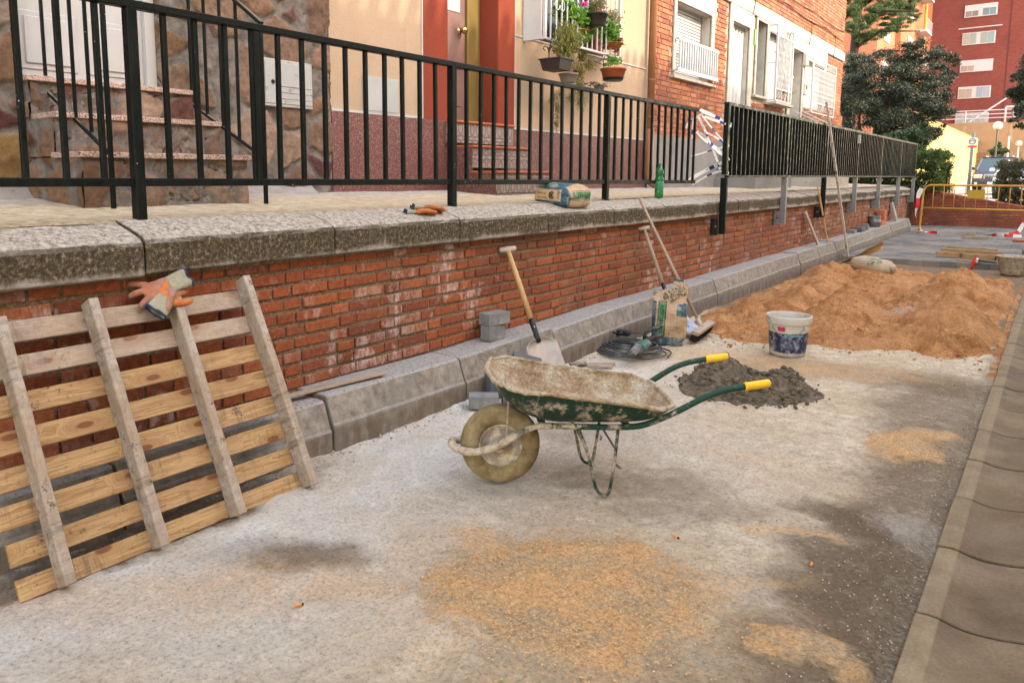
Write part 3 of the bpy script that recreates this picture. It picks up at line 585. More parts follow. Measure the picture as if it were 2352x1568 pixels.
b=MB(); b.box((FX+.0,4.02,1.785),(FX+.018,4.40,2.06)); bx=b.build('meter_box',simple('meter_lid',(.36,.37,.36),.5,.08,4),ph,bevel=.002)
MB().box((FX+.018,4.035,1.80),(FX+.022,4.385,2.045)).build('lid',bx.data.materials[0],bx,bevel=.003); MB().box((FX+.017,4.025,1.9),(FX+.024,4.045,1.96)).build('hinge',GREYS,bx)
# tiled steps
t=NT('step_tile',.35,.5); v=t.pos(); yy=t.math('MULTIPLY',t.sep(v,1),1/.165); zz=t.math('MULTIPLY',t.sep(v,2),1/.165)
def tri(a): return t.math('ABSOLUTE',t.math('SUBTRACT',t.math('FRACT',a),.5))
a=tri(yy); c_=tri(t.math('ADD',zz,.1)); r1=t.math('SQRT',t.math('ADD',t.math('MULTIPLY',a,a),t.math('MULTIPLY',c_,c_))); l1=t.rng(t.math('ABSOLUTE',t.math('SUBTRACT',r1,.42)),.045,.02)
a2=tri(t.math('ADD',yy,.5)); r2=t.math('SQRT',t.math('ADD',t.math('MULTIPLY',a2,a2),t.math('MULTIPLY',c_,c_))); l2=t.rng(t.math('ABSOLUTE',t.math('SUBTRACT',r2,.42)),.045,.02)
l3=t.rng(t.math('ABSOLUTE',t.math('SUBTRACT',a,.06)),.03,.01); L_=t.math('MAXIMUM',t.math('MAXIMUM',l1,l2),t.math('MULTIPLY',l3,.8))
cc=t.mix(L_,t.ramp(t.noise(v,25,4),[(.3,(.2,.15,.13)),(.7,(.31,.25,.23))]),(.13,.085,.07)); TILE=t.out(cc,t.bump(L_,.8,.006))
for (xf,zt_,ya,yb) in ((-4.06,1.78,4.99,5.86),(-3.87,1.565,5.0,5.87),(-3.62,1.35,5.0,5.87)):
    MB().box((xf-.3,ya,zt_-.19),(xf-.012,yb,zt_-.022)).build('tiled_riser',TILE,ph)
    MB().box((xf-.29,ya-.01,zt_-.022),(xf+.008,yb+.01,zt_)).build('clay_tread',REDT,ph,bevel=.008,seg=2)
MB().box((FX,5.0,1.02),(-3.632,5.87,1.165)).build('tiled_riser',TILE,ph); MB().box((FX+.02,5.005,1.02),(-3.87,5.012,1.75))
b=MB(); b.box((FX,4.992,1.0),(-3.64,5.0-.001,1.34)); b.box((FX,4.992,1.34),(-3.885,5.0-.001,1.55)); b.build('step_cheek',DADO,ph)
# window of the plaster house
b=MB(); b.box((FX-.15,6.5,2.64),(FX-.12,7.55,4.2)); wd=b.build('window',simple('dark_red_frame',(.2,.035,.03),.5),ph); b=MB(); b.box((FX-.12,6.56,2.72),(FX-.112,7.0,4.1)); b.box((FX-.12,7.06,2.72),(FX-.112,7.5,4.1)); b.build('pane',GLASS,wd)
b=MB(); gx=-3.95
b.box((gx-.012,6.19,2.598),(gx+.012,7.74,2.62)); b.box((gx-.012,6.19,3.35),(gx+.012,7.74,3.37)) if 0 else None
for yy in (6.2,7.73): b.box((FX,yy-.012,2.598),(gx,yy+.012,2.62)); b.box((gx-.015,yy-.015,2.6),(gx+.015,yy+.015,4.3)); b.box((FX,yy-.012,3.3),(gx,yy+.012,3.32))
b.box((FX+.002,6.17,2.6),(gx-.02,6.185,4.3))
for k in range(1,15): yy=6.2+1.53*k/15; b.bar((gx,yy,2.6),(gx,yy,4.3),.014)
for k in range(5):
    for sgn in(-1,1):
        yc=6.45+k*.3; pts=[(gx+.012,yc+sgn*(.045-.04*math.cos(a)),2.95-.05*math.sin(a)) for a in np.linspace(0,PI*1.4,12)]; b.tube(pts,.005,5)
wg=b.build('window_grille',WMET,ph,bevel=.002)
b=MB(); b.box((-4.14,8.70,1.13),(-4.06,8.78,1.5)); b.build
dp=thing('downpipe','brown downpipe running down between the cream house and the brick house','pipe',(-4.1,8.86,1.1)); BRN=simple('brown_pipe',(.27,.12,.055),.4,.12,5)
MB().tube([(-4.10,8.92,1.34),(-4.10,8.92,7.)],.042,12).build('pipe',BRN,dp,smooth=True)
MB().tube([(-4.10,8.92,1.9),(-4.10,8.92,1.32),(-4.08,8.92,1.24),(-4.0,8.92,1.19)],.05,12).build('shoe',BRN,dp,smooth=True)
for z in (2.5,2.05,3.6): MB().lathe([(.046,-.012),(.05,-.01),(.05,.01),(.046,.012)],(-4.10,8.92,z),14).build('bracket',BRN,dp)
# brick house
bh=thing('brick_house','two-storey orange brick house front with white stone band and grey rendered base','house',(FX,14,1.1))
HY0,HY1=9.03,19.38
W1=(9.78,11.05,2.68,3.62); D1=(11.93,12.74,1.9,3.70); N1=(13.13,13.66,2.69,3.95); A1=(13.62+.25,14.72,2.62,3.9); D2=(15.2,15.98,1.9,3.72); B1=(16.2,17.75,2.7,3.62)
holes=[W1+(.17,),D1+(.2,),N1+(.3,),A1+(.14,),D2+(.3,),B1+(.12,)]
b=MB(); wall_holes(b,FX-.012,HY0,HY1,.9,7.2,holes,mr=1); b.box((-9,HY0,.9),(FX-.45,HY1,7.2)); b.add([(FX-.012,HY1,.9),(-9,HY1,.9),(-9,HY1,7.2),(FX-.012,HY1,7.2)],[(0,1,2,3)]); b.build('wall_core',[simple('pale_joint',(.4,.33,.25),.95,.25,20),WSTONE],bh)
trim=[(9.68,11.17,3.6,4.0),(11.78,12.93,1.8,3.96),(13.05,13.74,2.6,3.96),(HY0,HY1,3.94,4.13),(15.02,16.1,1.8,3.96),(15.9,17.9,3.62,3.96)]
def skp(s,z,a,h):
    y=HY0+s
    for q in [x[:4] for x in holes]+trim:
        if q[0]-a<y<q[1]+a and q[2]-h<z<q[3]+h: return True
    return z<1.84
b=MB(); rb=random.Random(5); bricks(b,(FX,HY0,0),(0,1,0),HY1-HY0,1.83,64,.0655,h=.052,dep=.02,skip=skp,jit=.002,rr=rb,flem=True); b.build('brick_courses',BR3,bh)
b=MB(); b.box((FX-.01,HY0,.95),(FX+.012,11.9,1.84)); b.box((FX-.01,12.8,.95),(FX+.012,15.1,1.84)); b.box((FX-.01,16.1,.95),(FX+.012,HY1,1.84)); b.build('rendered_base',CEM,bh)
b=MB(); b.box((FX-.01,HY0,3.945),(FX+.03,HY1+.02,4.125)); b.build('stone_band',WSTONE,bh,bevel=.003)
b=MB()
b.box((FX,9.70,3.62),(FX+.022,11.17,3.945)); b.box((FX,9.70,2.7),(FX+.022,9.78,3.62)); b.box((FX,11.05,2.7),(FX+.022,11.17,3.62))
for (y0,y1,ya,yb,zt_,zb) in ((11.80,11.93,12.74,12.90,3.70,1.85),(13.07,13.13,13.66,13.73,3.9,2.66),(15.04,15.2,15.98,16.08,3.72,1.85)):
    b.box((FX,y0,zb),(FX+.022,y1,zt_)); b.box((FX,ya,zb),(FX+.022,yb,zt_)); b.box((FX,y0,zt_),(FX+.022,yb,3.945))
b.box((FX,16.12,3.62),(FX+.022,17.85,3.945)); b.box((FX,13.76,3.8),(FX+.022,14.76,3.945)); b.build('stone_surround',WSTONE,bh,bevel=.002)
for lo,hi in (((FX-.02,9.66,2.61),(FX+.06,11.2,2.65)),((FX-.02,13.02,2.63),(FX+.06,13.68,2.67)),((FX-.02,13.7,2.56),(FX+.2,14.8,2.6))): MB().box(lo,hi).build('sill',WSTONE,bh,bevel=.003)
b=MB(); 
for k in range(22): z=2.7+.043*k; b.box((FX-.16,9.8,z),(FX-.142,11.03,z+.036))
sh_=b.build('roller_shutter',WHITE,bh,bevel=.004); b=MB(); b.box((FX-.17,9.78,2.68),(FX-.15,11.05,3.62)); b.build('window',DARK,bh)
b=MB(); rx=FX+.07
b.bar((rx,9.73,3.12),(rx,11.22,3.12),.02,.035); b.bar((rx,9.73,2.72),(rx,11.22,2.72),.02,.05)
for k in range(17): yy=9.8+1.36*k/16; b.bar((rx,yy,2.72),(rx,yy,3.12),.024,.02)
for yy in(9.74,11.2): b.bar((FX,yy,3.12),(rx,yy,3.12),.02); b.bar((FX,yy,2.72),(rx,yy,2.72),.02)
b.build('window_railing',WMET,bh,bevel=.002)
# doors with curtain
def curtain(y0,y1,z0,z1,x,name='curtain'):
    return MB().grid(lambda u,v:(x+.02*math.sin(u*34+.6*math.sin(v*4)),y0+(y1-y0)*u,z0+(z1-z0)*v),60,6).build(name,WHITE,bh,smooth=True)
curtain(11.95,12.74,1.9,3.7,FX-.1,'door_curtain')
MB().box((FX-.29,13.13,2.69),(FX-.27,13.66,3.95)).build('window',GLASS,bh)
for (y0,y1,zt_) in ((15.2,15.98,3.72),): 
    dd=MB().box((FX-.29,y0,1.9),(FX-.25,y1-.0,zt_)).build('door',WHITE,bh,bevel=.003); MB().box((FX-.25,y0+.08,2.0),(FX-.245,y1-.1,2.7)).build('panel',WHITE,dd,bevel=.004)
MB().box((FX-.13,A1[0],2.62),(FX-.11,A1[1],3.9)).build('window',WHITE,bh); MB().box((FX-.11,B1[0],2.7),(FX-.09,B1[1],3.62)).build('window',WHITE,bh)
for (y0,y1,z0,z1,xg) in ((13.75,14.70,2.63,3.9,FX+.16),(16.12,17.98,2.58,3.62,FX+.17)):
    b=MB(); n=int((y1-y0)/.075)
    for z in(z0,z1,z0+.2,z1-.17): b.bar((xg,y0,z),(xg,y1,z),.018,.02)
    for k in range(n+1): yy=y0+(y1-y0)*k/n; b.tube([(xg,yy+.006*math.sin(z*60),z) for z in np.linspace(z0+.2,z1-.17,16)],.008,5)
    for yy in(y0,y1):
        b.bar((xg,yy,z0),(xg,yy,z1),.03,.03); b.bar((FX,yy,z0),(xg,yy,z0),.02); b.bar((FX,yy,z1),(xg,yy,z1),.02)
        if yy==y0: b.bar((FX+.01,yy,z0),(FX+.01,yy,z1),.03,.03); b.bar((FX,yy,(z0+z1)/2),(xg,yy,(z0+z1)/2),.02)
    for k in range(int((y1-y0)/.16)):
        yc=y0+.08+.16*k
        for zc in(z0+.1,z1-.085): b.tube([(xg,yc+.05*math.cos(a),zc+.05*math.sin(a)) for a in np.linspace(0,2*PI,12)[:-1]],.005,4,closed=True)
    b.build('window_grille',WMET,bh)
b=MB(); b.box((FX,12.96,3.47),(FX+.03,13.0,3.72)); b.build('name_plate',simple('green_plate',(.2,.42,.12),.5),bh)
b=MB(); b.box((FX+.02,14.79,2.86),(FX+.10,15.0,3.12)); b.add([(FX+.02,14.77,3.12),(FX+.02,15.02,3.12),(FX+.02,14.895,3.2),(FX+.12,14.77,3.12),(FX+.12,15.02,3.12),(FX+.12,14.895,3.2)],[(0,2,1),(3,4,5),(0,3,5,2),(1,2,5,4),(0,1,4,3)]); lb=b.build('letterbox',WHITE,bh,bevel=.003)
MB().box((FX+.1,14.86,3.05),(FX+.104,14.94,3.065)).build('slot',DARK,lb)
b=MB(); b.box((FX,16.0-.02,3.46),(FX+.09,16.14,3.72)); b.build('fuse_box',simple('beige_plastic',(.55,.5,.4),.5),bh,bevel=.02)
b=MB(); b.box((FX,16.12-.04,2.92),(FX+.06,16.28,3.13)); mb_=b.build('meter_box',simple('cream_plastic',(.58,.55,.45),.5),bh,bevel=.006); MB().box((FX+.06,16.13,3.02),(FX+.064,16.16,3.09)).box((FX+.06,16.19,3.02),(FX+.064,16.22,3.09)).build('slot',DARK,mb_)
# cables
b=MB()
for s_,zz in((0,4.42),(1,4.6)):
    pts=[(FX+.02,y,zz-.05*abs(math.sin((y-9)*1.1+s_))) for y in np.linspace(11.5,19.2,50)]; b.tube(pts,.008,5)
for y in(12.9,16.4,18.4): b.tube([(FX+.03,y,4.4),(FX+.045,y-.05,4.1),(FX+.035,y-.12,3.9)],.006,5)
b.build('cable',DARK,bh)
# steps of the brick house
b=MB(); b.box((FX,11.4,1.0),(-3.55,13.3,1.29)); b.box((FX,11.5,1.29),(-3.75,13.2,1.5)); b.box((FX,11.6,1.5),(-3.95,13.1,1.72)); b.box((FX-.1,11.85,1.72),(FX+.12,12.85,1.9)); b.build('entrance_steps',CEM,bh,bevel=.004)
b=MB(); b.box((FX,14.7,1.0),(-3.4,16.9,1.29)); b.box((FX,14.8,1.29),(-3.6,16.4,1.5)); b.box((FX,14.9,1.5),(-3.8,16.2,1.72)); b.box((FX-.1,15.1,1.72),(-4.0,16.1,1.9)); b.build('entrance_steps',WSTONE,bh,bevel=.004)
for (y,ya) in((15.02,14.98),(16.1,16.1)):
    b=MB(); b.bar((FX+.02,y,2.6),(-3.45,y,2.22),.03,.02); b.bar((-3.45,y,2.23),(-3.45,y,1.29),.02); b.bar((-3.85,y,2.4),(-3.85,y,1.5),.016); b.build('handrail',WMET,bh)
b=MB(); b.box((-4.02,10.0,1.14),(-4.0,10.2,1.2)) 
# building across the street: casts the shade over the pit
nb=thing('facing_house','pale house with barrel-tiled eaves on the near side of the street','house',(7,4,0))
EX=6.2; EZ=2.70+(EX-FX)*math.tan(R(SUN_EL))/math.cos(R(SUN_AZ))
MB().box((EX+.35,-16,-.1),(16,27.2,EZ-.1)).build('wall',m_plaster('pale_ochre_plaster',(.66,.55,.42)),nb)
b=MB(); b.add([(EX,-16.2,EZ-.16),(EX,27.4,EZ-.16),(11,27.4,EZ+1.0),(11,-16.2,EZ+1.0)],[(0,1,2,3)])
for k in range(208): yy=-16.2+.21*k; b.tube([(EX-.07,yy,EZ-.06),(EX+1.5,yy,EZ+.30)],.075,8,flat=1.7)
b.build('tiled_roof',REDT,nb)
b=MB()
for k in range(8):
    for z in(1.2,4.2): b.box((EX+.33,-13+4.6*k,z),(EX+.36,-11.6+4.6*k,z+1.3))
b.build('window',GLASS,nb)
# ================= RAILINGS =================
ra=thing('walkway_railing','black painted railing of square bars standing on the stone-capped walkway','railing',(-3.02,1.6,1.1))
RX=-3.02; zt1=lambda y:2.012-.0015*(y-1.6); zb1=lambda y:1.277-.005*(y-1.6)
PW=[-.45,1.605,3.676,5.727]; YE=7.69
MB().bar((RX,-2.0,zt1(-2)-.016),(RX,YE,zt1(YE)-.016),.045,.032).build('top_rail',BK,ra,bevel=.003)
MB().bar((RX,-2.0,zb1(-2)),(RX,YE,zb1(YE)),.026,.034).build('bottom_rail',BK,ra,bevel=.003)
for y in PW: MB().bar((RX,y,1.09),(RX,y,zt1(y)-.03),.048,.044).build('post',BK,ra,bevel=.003)
bm=MB(Matrix.Identity(4)).box((-.011,-.011,0),(.011,.011,.71)).build('baluster',BK,ra,bevel=.002,local=True); bme=bm.data
def lot(root,w): return Vector(w)-wloc(root)
first=True; ys=[]
for a in [-2.5]+PW:
    for k in range(1,14): ys.append(a+2.062*k/14)
for y in ys:
    if y<-1.2 or y>YE-.02: continue
    L=lot(ra,(RX,y,zb1(y)+.012)); s=(zt1(y)-.03-zb1(y)-.012)/.71
    if first: o=bm; first=False
    else: o=bm.copy(); COL.objects.link(o)
    o.location=L; o.rotation_euler=(random.uniform(-.004,.004),random.uniform(-.004,.004),random.uniform(-.05,.05))
MB().bar((RX,2.21,zb1(2.2)),(RX,2.21,zt1(2.2)-.02),.034,.03).build('baluster',BK,ra,bevel=.002)
rb_=thing('side_railing','black steel railing of deep close bars bolted to the outer face of the brick wall','railing',(-2.75,7.8,.7))
QX=-2.755; PY=[7.84,10.02,12.05,14.2,16.34,18.54,20.64]
MB().bar((QX,7.81,2.045),(QX,20.75,2.06),.05,.035).build('top_rail',BK,rb_,bevel=.003)
MB().bar((QX,7.9,1.303),(QX,20.75,1.303),.05,.025).build('bottom_rail',BK,rb_,bevel=.003)
bm2=MB().box((-.023,-.013,0),(.023,.013,.73)).build('baluster',BK,rb_,bevel=.002,local=True); first=True
for i in range(6):
    for k in range(1,15):
        y=PY[i]+(PY[i+1]-PY[i])*k/15
        if first: o=bm2; first=False
        else: o=bm2.copy(); COL.objects.link(o)
        o.location=lot(rb_,(QX,y,1.312)); o.rotation_euler=(random.uniform(-.006,.006),0,random.uniform(-.04,.04))
for i,y in enumerate(PY):
    blk=i in(0,2)
    MB().box((QX-.025,y-.03,1.32),(QX+.025,y+.03,2.03)).build('panel_post',BK,rb_,bevel=.002)
    if i==0: MB().box((QX-.026,y-.032,2.04),(QX+.026,y+.032,2.062)).build('post_cap',BK,rb_); MB().box((QX-.016,y-.034,2.046),(QX+.016,y-.028,2.058)).build('open_end',DARK,rb_)
    m=BK if blk else GREYS
    MB().box((QX-.035,y-.022,.70),(QX+.032,y+.022,1.29)).build('post',m,rb_,bevel=.003)
    pl=MB().box((-2.862,y-.05,.69),(QX-.03,y-.042,.86)); pl.box((-2.862,y-.05,.69),(-2.852,y+.05,.86)); pl=pl.build('wall_bracket',DARK if blk else GREYS,rb_,bevel=.002)
    MB().lathe([(0,.006),(.01,.006),(.012,0),(.012,-.003)],(-2.81,y-.054,.78),8,Matrix.Rotation(PI/2,4,'X')).build('bolt',DARK if not blk else GREYS,pl)
MB().box((QX-.02,14.15,1.86),(QX+.045,14.2,2.0)).build('splice_plate',simple('primer_grey',(.4,.38,.35),.7,.2,20),rb_,bevel=.002)

# ================= PALLET =================
pt=thing('pallet','wooden pallet of yellow pine slats and worn grey runners leaning against the brick wall','pallet',(-2.4,1.4,0))
X0,Z0,X1,Z1=-2.40,.0,-2.825,.84; Lg=Vector((X1-X0,0,Z1-Z0)).normalized(); Nn=Vector((Lg.z,0,-Lg.x))   # Nn points to the viewer
MP=frame(Vector((X0,0,Z0)),(0,1,0),Lg)          # local x along wall, y up the pallet, z outwards
if MP.to_3x3()@Vector((0,0,1))@Nn<0: pass
ZS=1 if (MP.to_3x3()@Vector((0,0,1))).dot(Nn)>0 else -1
def plank(name,mat,parent,M,L,W,T,bevel=.003,chew=0,seed=0,label=None):
    b=MB(); N=max(6,int(L/.05)); n=8; V=[]
    r=random.Random(seed)
    for k in range(N+1):
        x=-L/2+L*k/N; o=[]
        for (a,c) in ((-1,-1),(-.3,-1),(.35,-1),(1,-1),(1,1),(.35,1),(-.3,1),(-1,1)):
            j=chew*mn.noise(Vector((x*13+seed*3,a*2,c*3))); o.append((x+(chew*1.2*mn.noise(Vector((a*3,c*3,seed))) if k in(0,N) else 0),a*W/2+j,c*T/2+j*.7))
        V+=o
    b.add(V,[(k*n+i,k*n+(i+1)%n,(k+1)*n+(i+1)%n,(k+1)*n+i) for k in range(N) for i in range(n)]+[tuple(range(n))[::-1],tuple(N*n+i for i in range(n))])
    me_o=b.build(name,mat,parent if parent else None,bevel=bevel,local=True,origin=(0,0,0))
    Lp=wloc(parent) if parent else Vector((0,0,0)); MM=M.copy(); MM.translation=M.translation-Lp; me_o.matrix_local=MM
    return me_o
sl_b=[0.0,.107,.222,.336,.452,.574,.702,.823]; sw=[.068,.072,.074,.073,.076,.074,.075,.078]
for i,(l,w_) in enumerate(zip(sl_b,sw)):
    y0,y1=.826+random.uniform(-.008,.008),1.968+random.uniform(-.01,.01)
    if i==0: y1=1.97
    T=Matrix.Translation((( y0+y1)/2,l+w_/2,-ZS*.009)); plank('slat',W_GR if i>5 else W_NEW,pt,MP@T@Matrix.Rotation(random.uniform(-.003,.003),4,'Z'),y1-y0,w_,.017,.002,.0015,i+1)
for i,(y,tl,top) in enumerate(((.952,.0,.90),(1.268,.004,.925),(1.588,-.004,.905),(1.937,.0,.94))):
    T=Matrix.Translation((y,(top-.004)/2-.0,ZS*.038)); o=plank('runner',W_OLD,pt,MP@T@Matrix.Rotation(PI/2+tl,4,'Z'),top+.004,.036,.074,.003,.0035,i+20)
    if i==1: pass
b=MB()
for i,(l,w_) in enumerate(zip(sl_b,sw)):
    for y in(.952,1.268,1.588,1.937):
        pass
# ================= GLOVES =================
ORG=simple('orange_rubber',(.36,.13,.07),.85,.35,30,.6,.004,dirt=(.25,.15,.12),dirtf=.46,dscale=16); ORG2=simple('bright_orange_rubber',(.45,.13,.03),.75,.3,30,.5,.004,dirt=(.22,.12,.08),dirtf=.54,dscale=12)
CUF=simple('cream_knit',(.27,.24,.165),.95,.2,60,.9,.003,dirt=(.3,.28,.22),dirtf=.6); NAVY=simple('navy_hem',(.01,.035,.09),.8,.2,40)
def glove(label,M,spread=.35,curl=.3,mat=ORG,group='work gloves',cuffbend=0,side=1,thumb=.9):
    g=thing('work_glove',label,'glove',M.translation.copy(),group=group); b=MB(M)
    def blob(c,r,n=10):
        m=[]
        for i in range(7):
            th=PI*i/6; m.append((math.sin(th),math.cos(th)))
        vs=[];fs=[]
        for (sr,cz) in m:
            for k in range(n): a=2*PI*k/n; vs.append((c[0]+r[0]*sr*math.cos(a),c[1]+r[1]*sr*math.sin(a),c[2]+r[2]*cz))
        for i in range(6):
            for k in range(n): fs.append((i*n+k,i*n+(k+1)%n,(i+1)*n+(k+1)%n,(i+1)*n+k))
        b.add(vs,fs)
    # palm along +x, width y, thickness z
    for t_ in np.linspace(0,1,9): blob((t_*.075,0,.003*math.sin(t_*9)),(.026,.036+.008*math.sin(t_*PI*.8),.0105))
    for i,(yy,L) in enumerate(((-.034,.062),(-.012,.072),(.012,.068),(.033,.052))):
        an=(yy/.034)*spread*.5; pts=[]; d=Vector((math.cos(an),math.sin(an),0)); p=Vector((.072,yy,0)); cz=0
        for s_ in range(7): pts.append(p.copy()); cz+=curl*(.6+.25*i)/6; p=p+Vector((d.x*math.cos(cz),d.y*math.cos(cz),-math.sin(cz)))*L/6
        b.tube(pts,[.0125,.0125,.012,.0125,.0125,.0115,.006],9)
    pts=[Vector((.012,side*-.03,0)),Vector((.03,side*-.052,.002)),Vector((.05,side*-.068,.0)),Vector((.072,side*-.068-.01*thumb*side,-.004)),Vector((.086,side*-.07-.012*thumb*side,-.008))]
    b.tube(pts,[.016,.015,.0135,.0125,.007],9)
    o=b.build('hand',mat,g,smooth=True); m=o.modifiers.new('r','REMESH'); m.mode='VOXEL'; m.voxel_size=.0042; m.use_smooth_shade=True
    m=o.modifiers.new('sm','SMOOTH'); m.iterations=3; m.factor=.6
    c=MB(M); N=28
    def cf(u,v):
        a=2*PI*u; x=.012-.075*v; s_=1+.18*v; zz=.0135*math.sin(a)*(s_+.5*v)+cuffbend*v*v; 
        fold=.010*v*math.exp(-((u-.75)/.06)**2)-.014*v*math.exp(-((u-.22)/.07)**2)
        return (x+.003*math.sin(5*a)*v,.034*math.cos(a)*s_,zz+fold)
    c.grid(lambda u,v:cf(u,v),N,8); c=c.build('cuff',CUF,g,smooth=True,solid=.003)
    h=MB(M); h.tube([cf(u,1.0) for u in np.linspace(0,1,37)[:-1]],.0035,6,closed=True); h.build('hem',NAVY,g,smooth=True)
    return g
def lookM(o,x,z): x=Vector(x).normalized(); z=Vector(z); y=z.cross(x).normalized(); return frame(Vector(o),x,y)
Pt=MP@Vector((1.588,.905,ZS*.04))
glove('pinkish orange glove with fingers spread, uppermost on the pallet runner',lookM(Pt+Vector((.0,-.0,.045)),(-.1,-.95,-.28),(.62,-.25,.75))@Matrix.Scale(1.15,4),1.5,.5,ORG,'pair of gloves on the pallet',side=-1,thumb=2.2)
glove('brighter orange glove folded under the open one, its navy-hemmed cuff hanging down',lookM(Pt+Vector((.04,-.055,-.012)),(-.35,.75,.52),(.8,-.1,.45))@Matrix.Scale(1.05,4),.5,1.8,ORG2,'pair of gloves on the pallet',side=1)
# gloves on the coping
def onc(px,py,x):
    p=U(px,py,0,x); return p
g1=onc(955,478,-2.93); g2=onc(975,474,-2.95)
glove('flat orange glove with navy cuff on the stone coping, underneath its pair',lookM((-2.92,g1.y-.03,1.092),(.35,.93,-.02),(-.25,0,1))@Matrix.Scale(1.0,4),.3,.3,ORG2,'pair of gloves on the coping')
glove('cream-cuffed orange glove on the stone coping, lying over the other',lookM((-2.95,g2.y-.02,1.118),(.5,.85,-.06),(-.1,.1,1))@Matrix.Scale(1.0,4),.4,.5,ORG2,'pair of gloves on the coping')

# ================= WHEELBARROW =================
WP=Vector((-1.788,2.497,.0)); th=R(40); WM=Matrix.Translation(WP)@Matrix.Rotation(th,4,'Z')   # x fwd to grips, y away from viewer
wb=thing('wheelbarrow','green wheelbarrow caked in dry cement with yellow grips standing on the concrete','wheelbarrow',WP)
def m_crust(name,paint,thr,soft=.05,xs=0):
    t=NT(name,.85,.25); v=t.obj; n=t.noise(v,16,7,.75); f=t.math('ADD',n,t.math('MULTIPLY',t.vm('DOT_PRODUCT',v,(.766,.643,0),out=1),xs)) if xs else n
    cr=t.ramp(t.noise(v,45,5,.75),[(.3,(.22,.17,.12)),(.5,(.42,.34,.25)),(.7,(.55,.47,.37))]); k=t.ramp(f,[(thr-soft,1.),(thr+soft,0.)])
    c=t.mix(k,paint,cr); h=t.math('ADD',t.math('MULTIPLY',k,.6),t.noise(v,60,5,.75))
    return t.out(c,t.bump(h,.8,.006),t.ramp(k,[(0,.45),(1,.95)]))
GRN=m_crust('scraped_green_paint',(.010,.032,.02),.44,.06); GRNT=m_crust('green_tube_paint',(.010,.075,.04),.46,.08,-.0)
t=NT('dry_cement_crust',.97,.1); v=t.obj; n=t.noise(v,9,7,.7); c=t.ramp(n,[(.3,(.26,.16,.085)),(.45,(.44,.31,.19)),(.58,(.58,.48,.36)),(.72,(.66,.6,.52))]); c=t.mix(1,c,t.ramp(t.noise(v,90,4,.8),[(.3,.6),(.65,1.15)]),'MULTIPLY'); CRU=t.out(c,t.bump(t.math('ADD',t.noise(v,45,6,.8),t.math('MULTIPLY',t.n('TexVoronoi',0,Vector=v,Scale=70.),.6)),1.,.016))
# tub
def rim(u):
    a=2*PI*u; ca,sa=math.cos(a),math.sin(a); e=.32; x=abs(ca)**e*(1 if ca>0 else -1); y=abs(sa)**(e+.08)*(1 if sa>0 else -1)
    s=.335+.36*x; l=.262*y*(1-.06*x); s+= -.035*(1-abs(y))*(x<-.5)
    z=.487-.105*(s+.02)/.72+.004*math.sin(a*7); return Vector((s,l,z+.006*(abs(y)*0)))
def bot(u):
    a=2*PI*u; ca,sa=math.cos(a),math.sin(a); e=.6; x=abs(ca)**e*(1 if ca>0 else -1); y=abs(sa)**e*(1 if sa>0 else -1)
    return Vector((.375+.185*x,.15*y,.315))
def tub(off):
    def f(u,v):
        r_,b_=rim(u),bot(u)
        if v<.72:
            w_=v/.72; k=w_; zz=math.sin(w_*PI/2)**.85; xy=(1-math.cos(w_*PI/2))*.35+k*.65
            p=Vector((r_.x+(b_.x-r_.x)*xy,r_.y+(b_.y-r_.y)*xy,r_.z+(b_.z-r_.z)*zz))
        else:
            w_=(v-.72)/.28; c_=Vector((.375,0,.312)); p=b_.lerp(c_,w_)
        q=p.copy(); n_=(Vector((.36,0,.5))-p).normalized(); q+=n_*off
        if off>.005: q+=n_*(.006*mn.noise(p*14)+.004*mn.noise(p*40))*(1 if v>.03 else .3)
        return q
    return f
b=MB(WM); b.grid(tub(0),96,26,0); 
tb=b.build('tub',GRN,wb,smooth=True)
b=MB(WM); b.grid(tub(.008),120,34); b.build('cement_crust',CRU,tb,smooth=True)
b=MB(WM); N=160; b.tube([rim(k/N)+Vector((0,0,.001)) for k in range(N)],[.0095+.0045*mn.noise(Vector((k*.31,0,0)))+.002*mn.noise(Vector((k*1.3,5,0))) for k in range(N)],8,closed=True); b.build('rim',CRU,tb,smooth=True)
fr=[(-.187,.166,-.05),(-.14,.163,-.08),(-.087,.168,-.092),(-.02,.195,-.103),(.03,.228,-.11),(.085,.266,-.122),(.13,.29,-.136),(.175,.298,-.15),(.30,.297,-.16),(.45,.295,-.168),(.528,.298,-.172),(.575,.31,-.18),(.64,.343,-.196),(.70,.378,-.21),(.79,.432,-.22),(.84,.453,-.222),(.885,.466,-.222),(.955,.477,-.222),(1.045,.49,-.222)]
near=[Vector((s,l,z)) for s,z,l in fr]; far=[Vector((p.x,-p.y,p.z)) for p in near]
def smooth_path(P,it=2):
    for _ in range(it):
        Q=[P[0]]
        for a,b_ in zip(P,P[1:]): Q+=[a*.75+b_*.25,a*.25+b_*.75]
        P=Q+[P[-1]]
    return P
path=smooth_path(near[::-1]+[Vector((-.207,0-.02,.178)),Vector((-.207,.02,.178))]+far,2)
b=MB(WM); b.tube(path,[.0125+(.0045+.003*mn.noise(Vector((k*.5,0,0))) if p.x<.06 else .0012*mn.noise(Vector((k*.4,1,0)))) for k,p in enumerate(path)],10)
fm=b.build('frame',m_crust('caked_green_tube',(.006,.04,.024),.57,.05,.22),wb,smooth=True)
YEL=simple('yellow_grip',(.70,.40,.012),.35,.08,20,.1,.001,dirt=(.45,.3,.05),dirtf=.7)
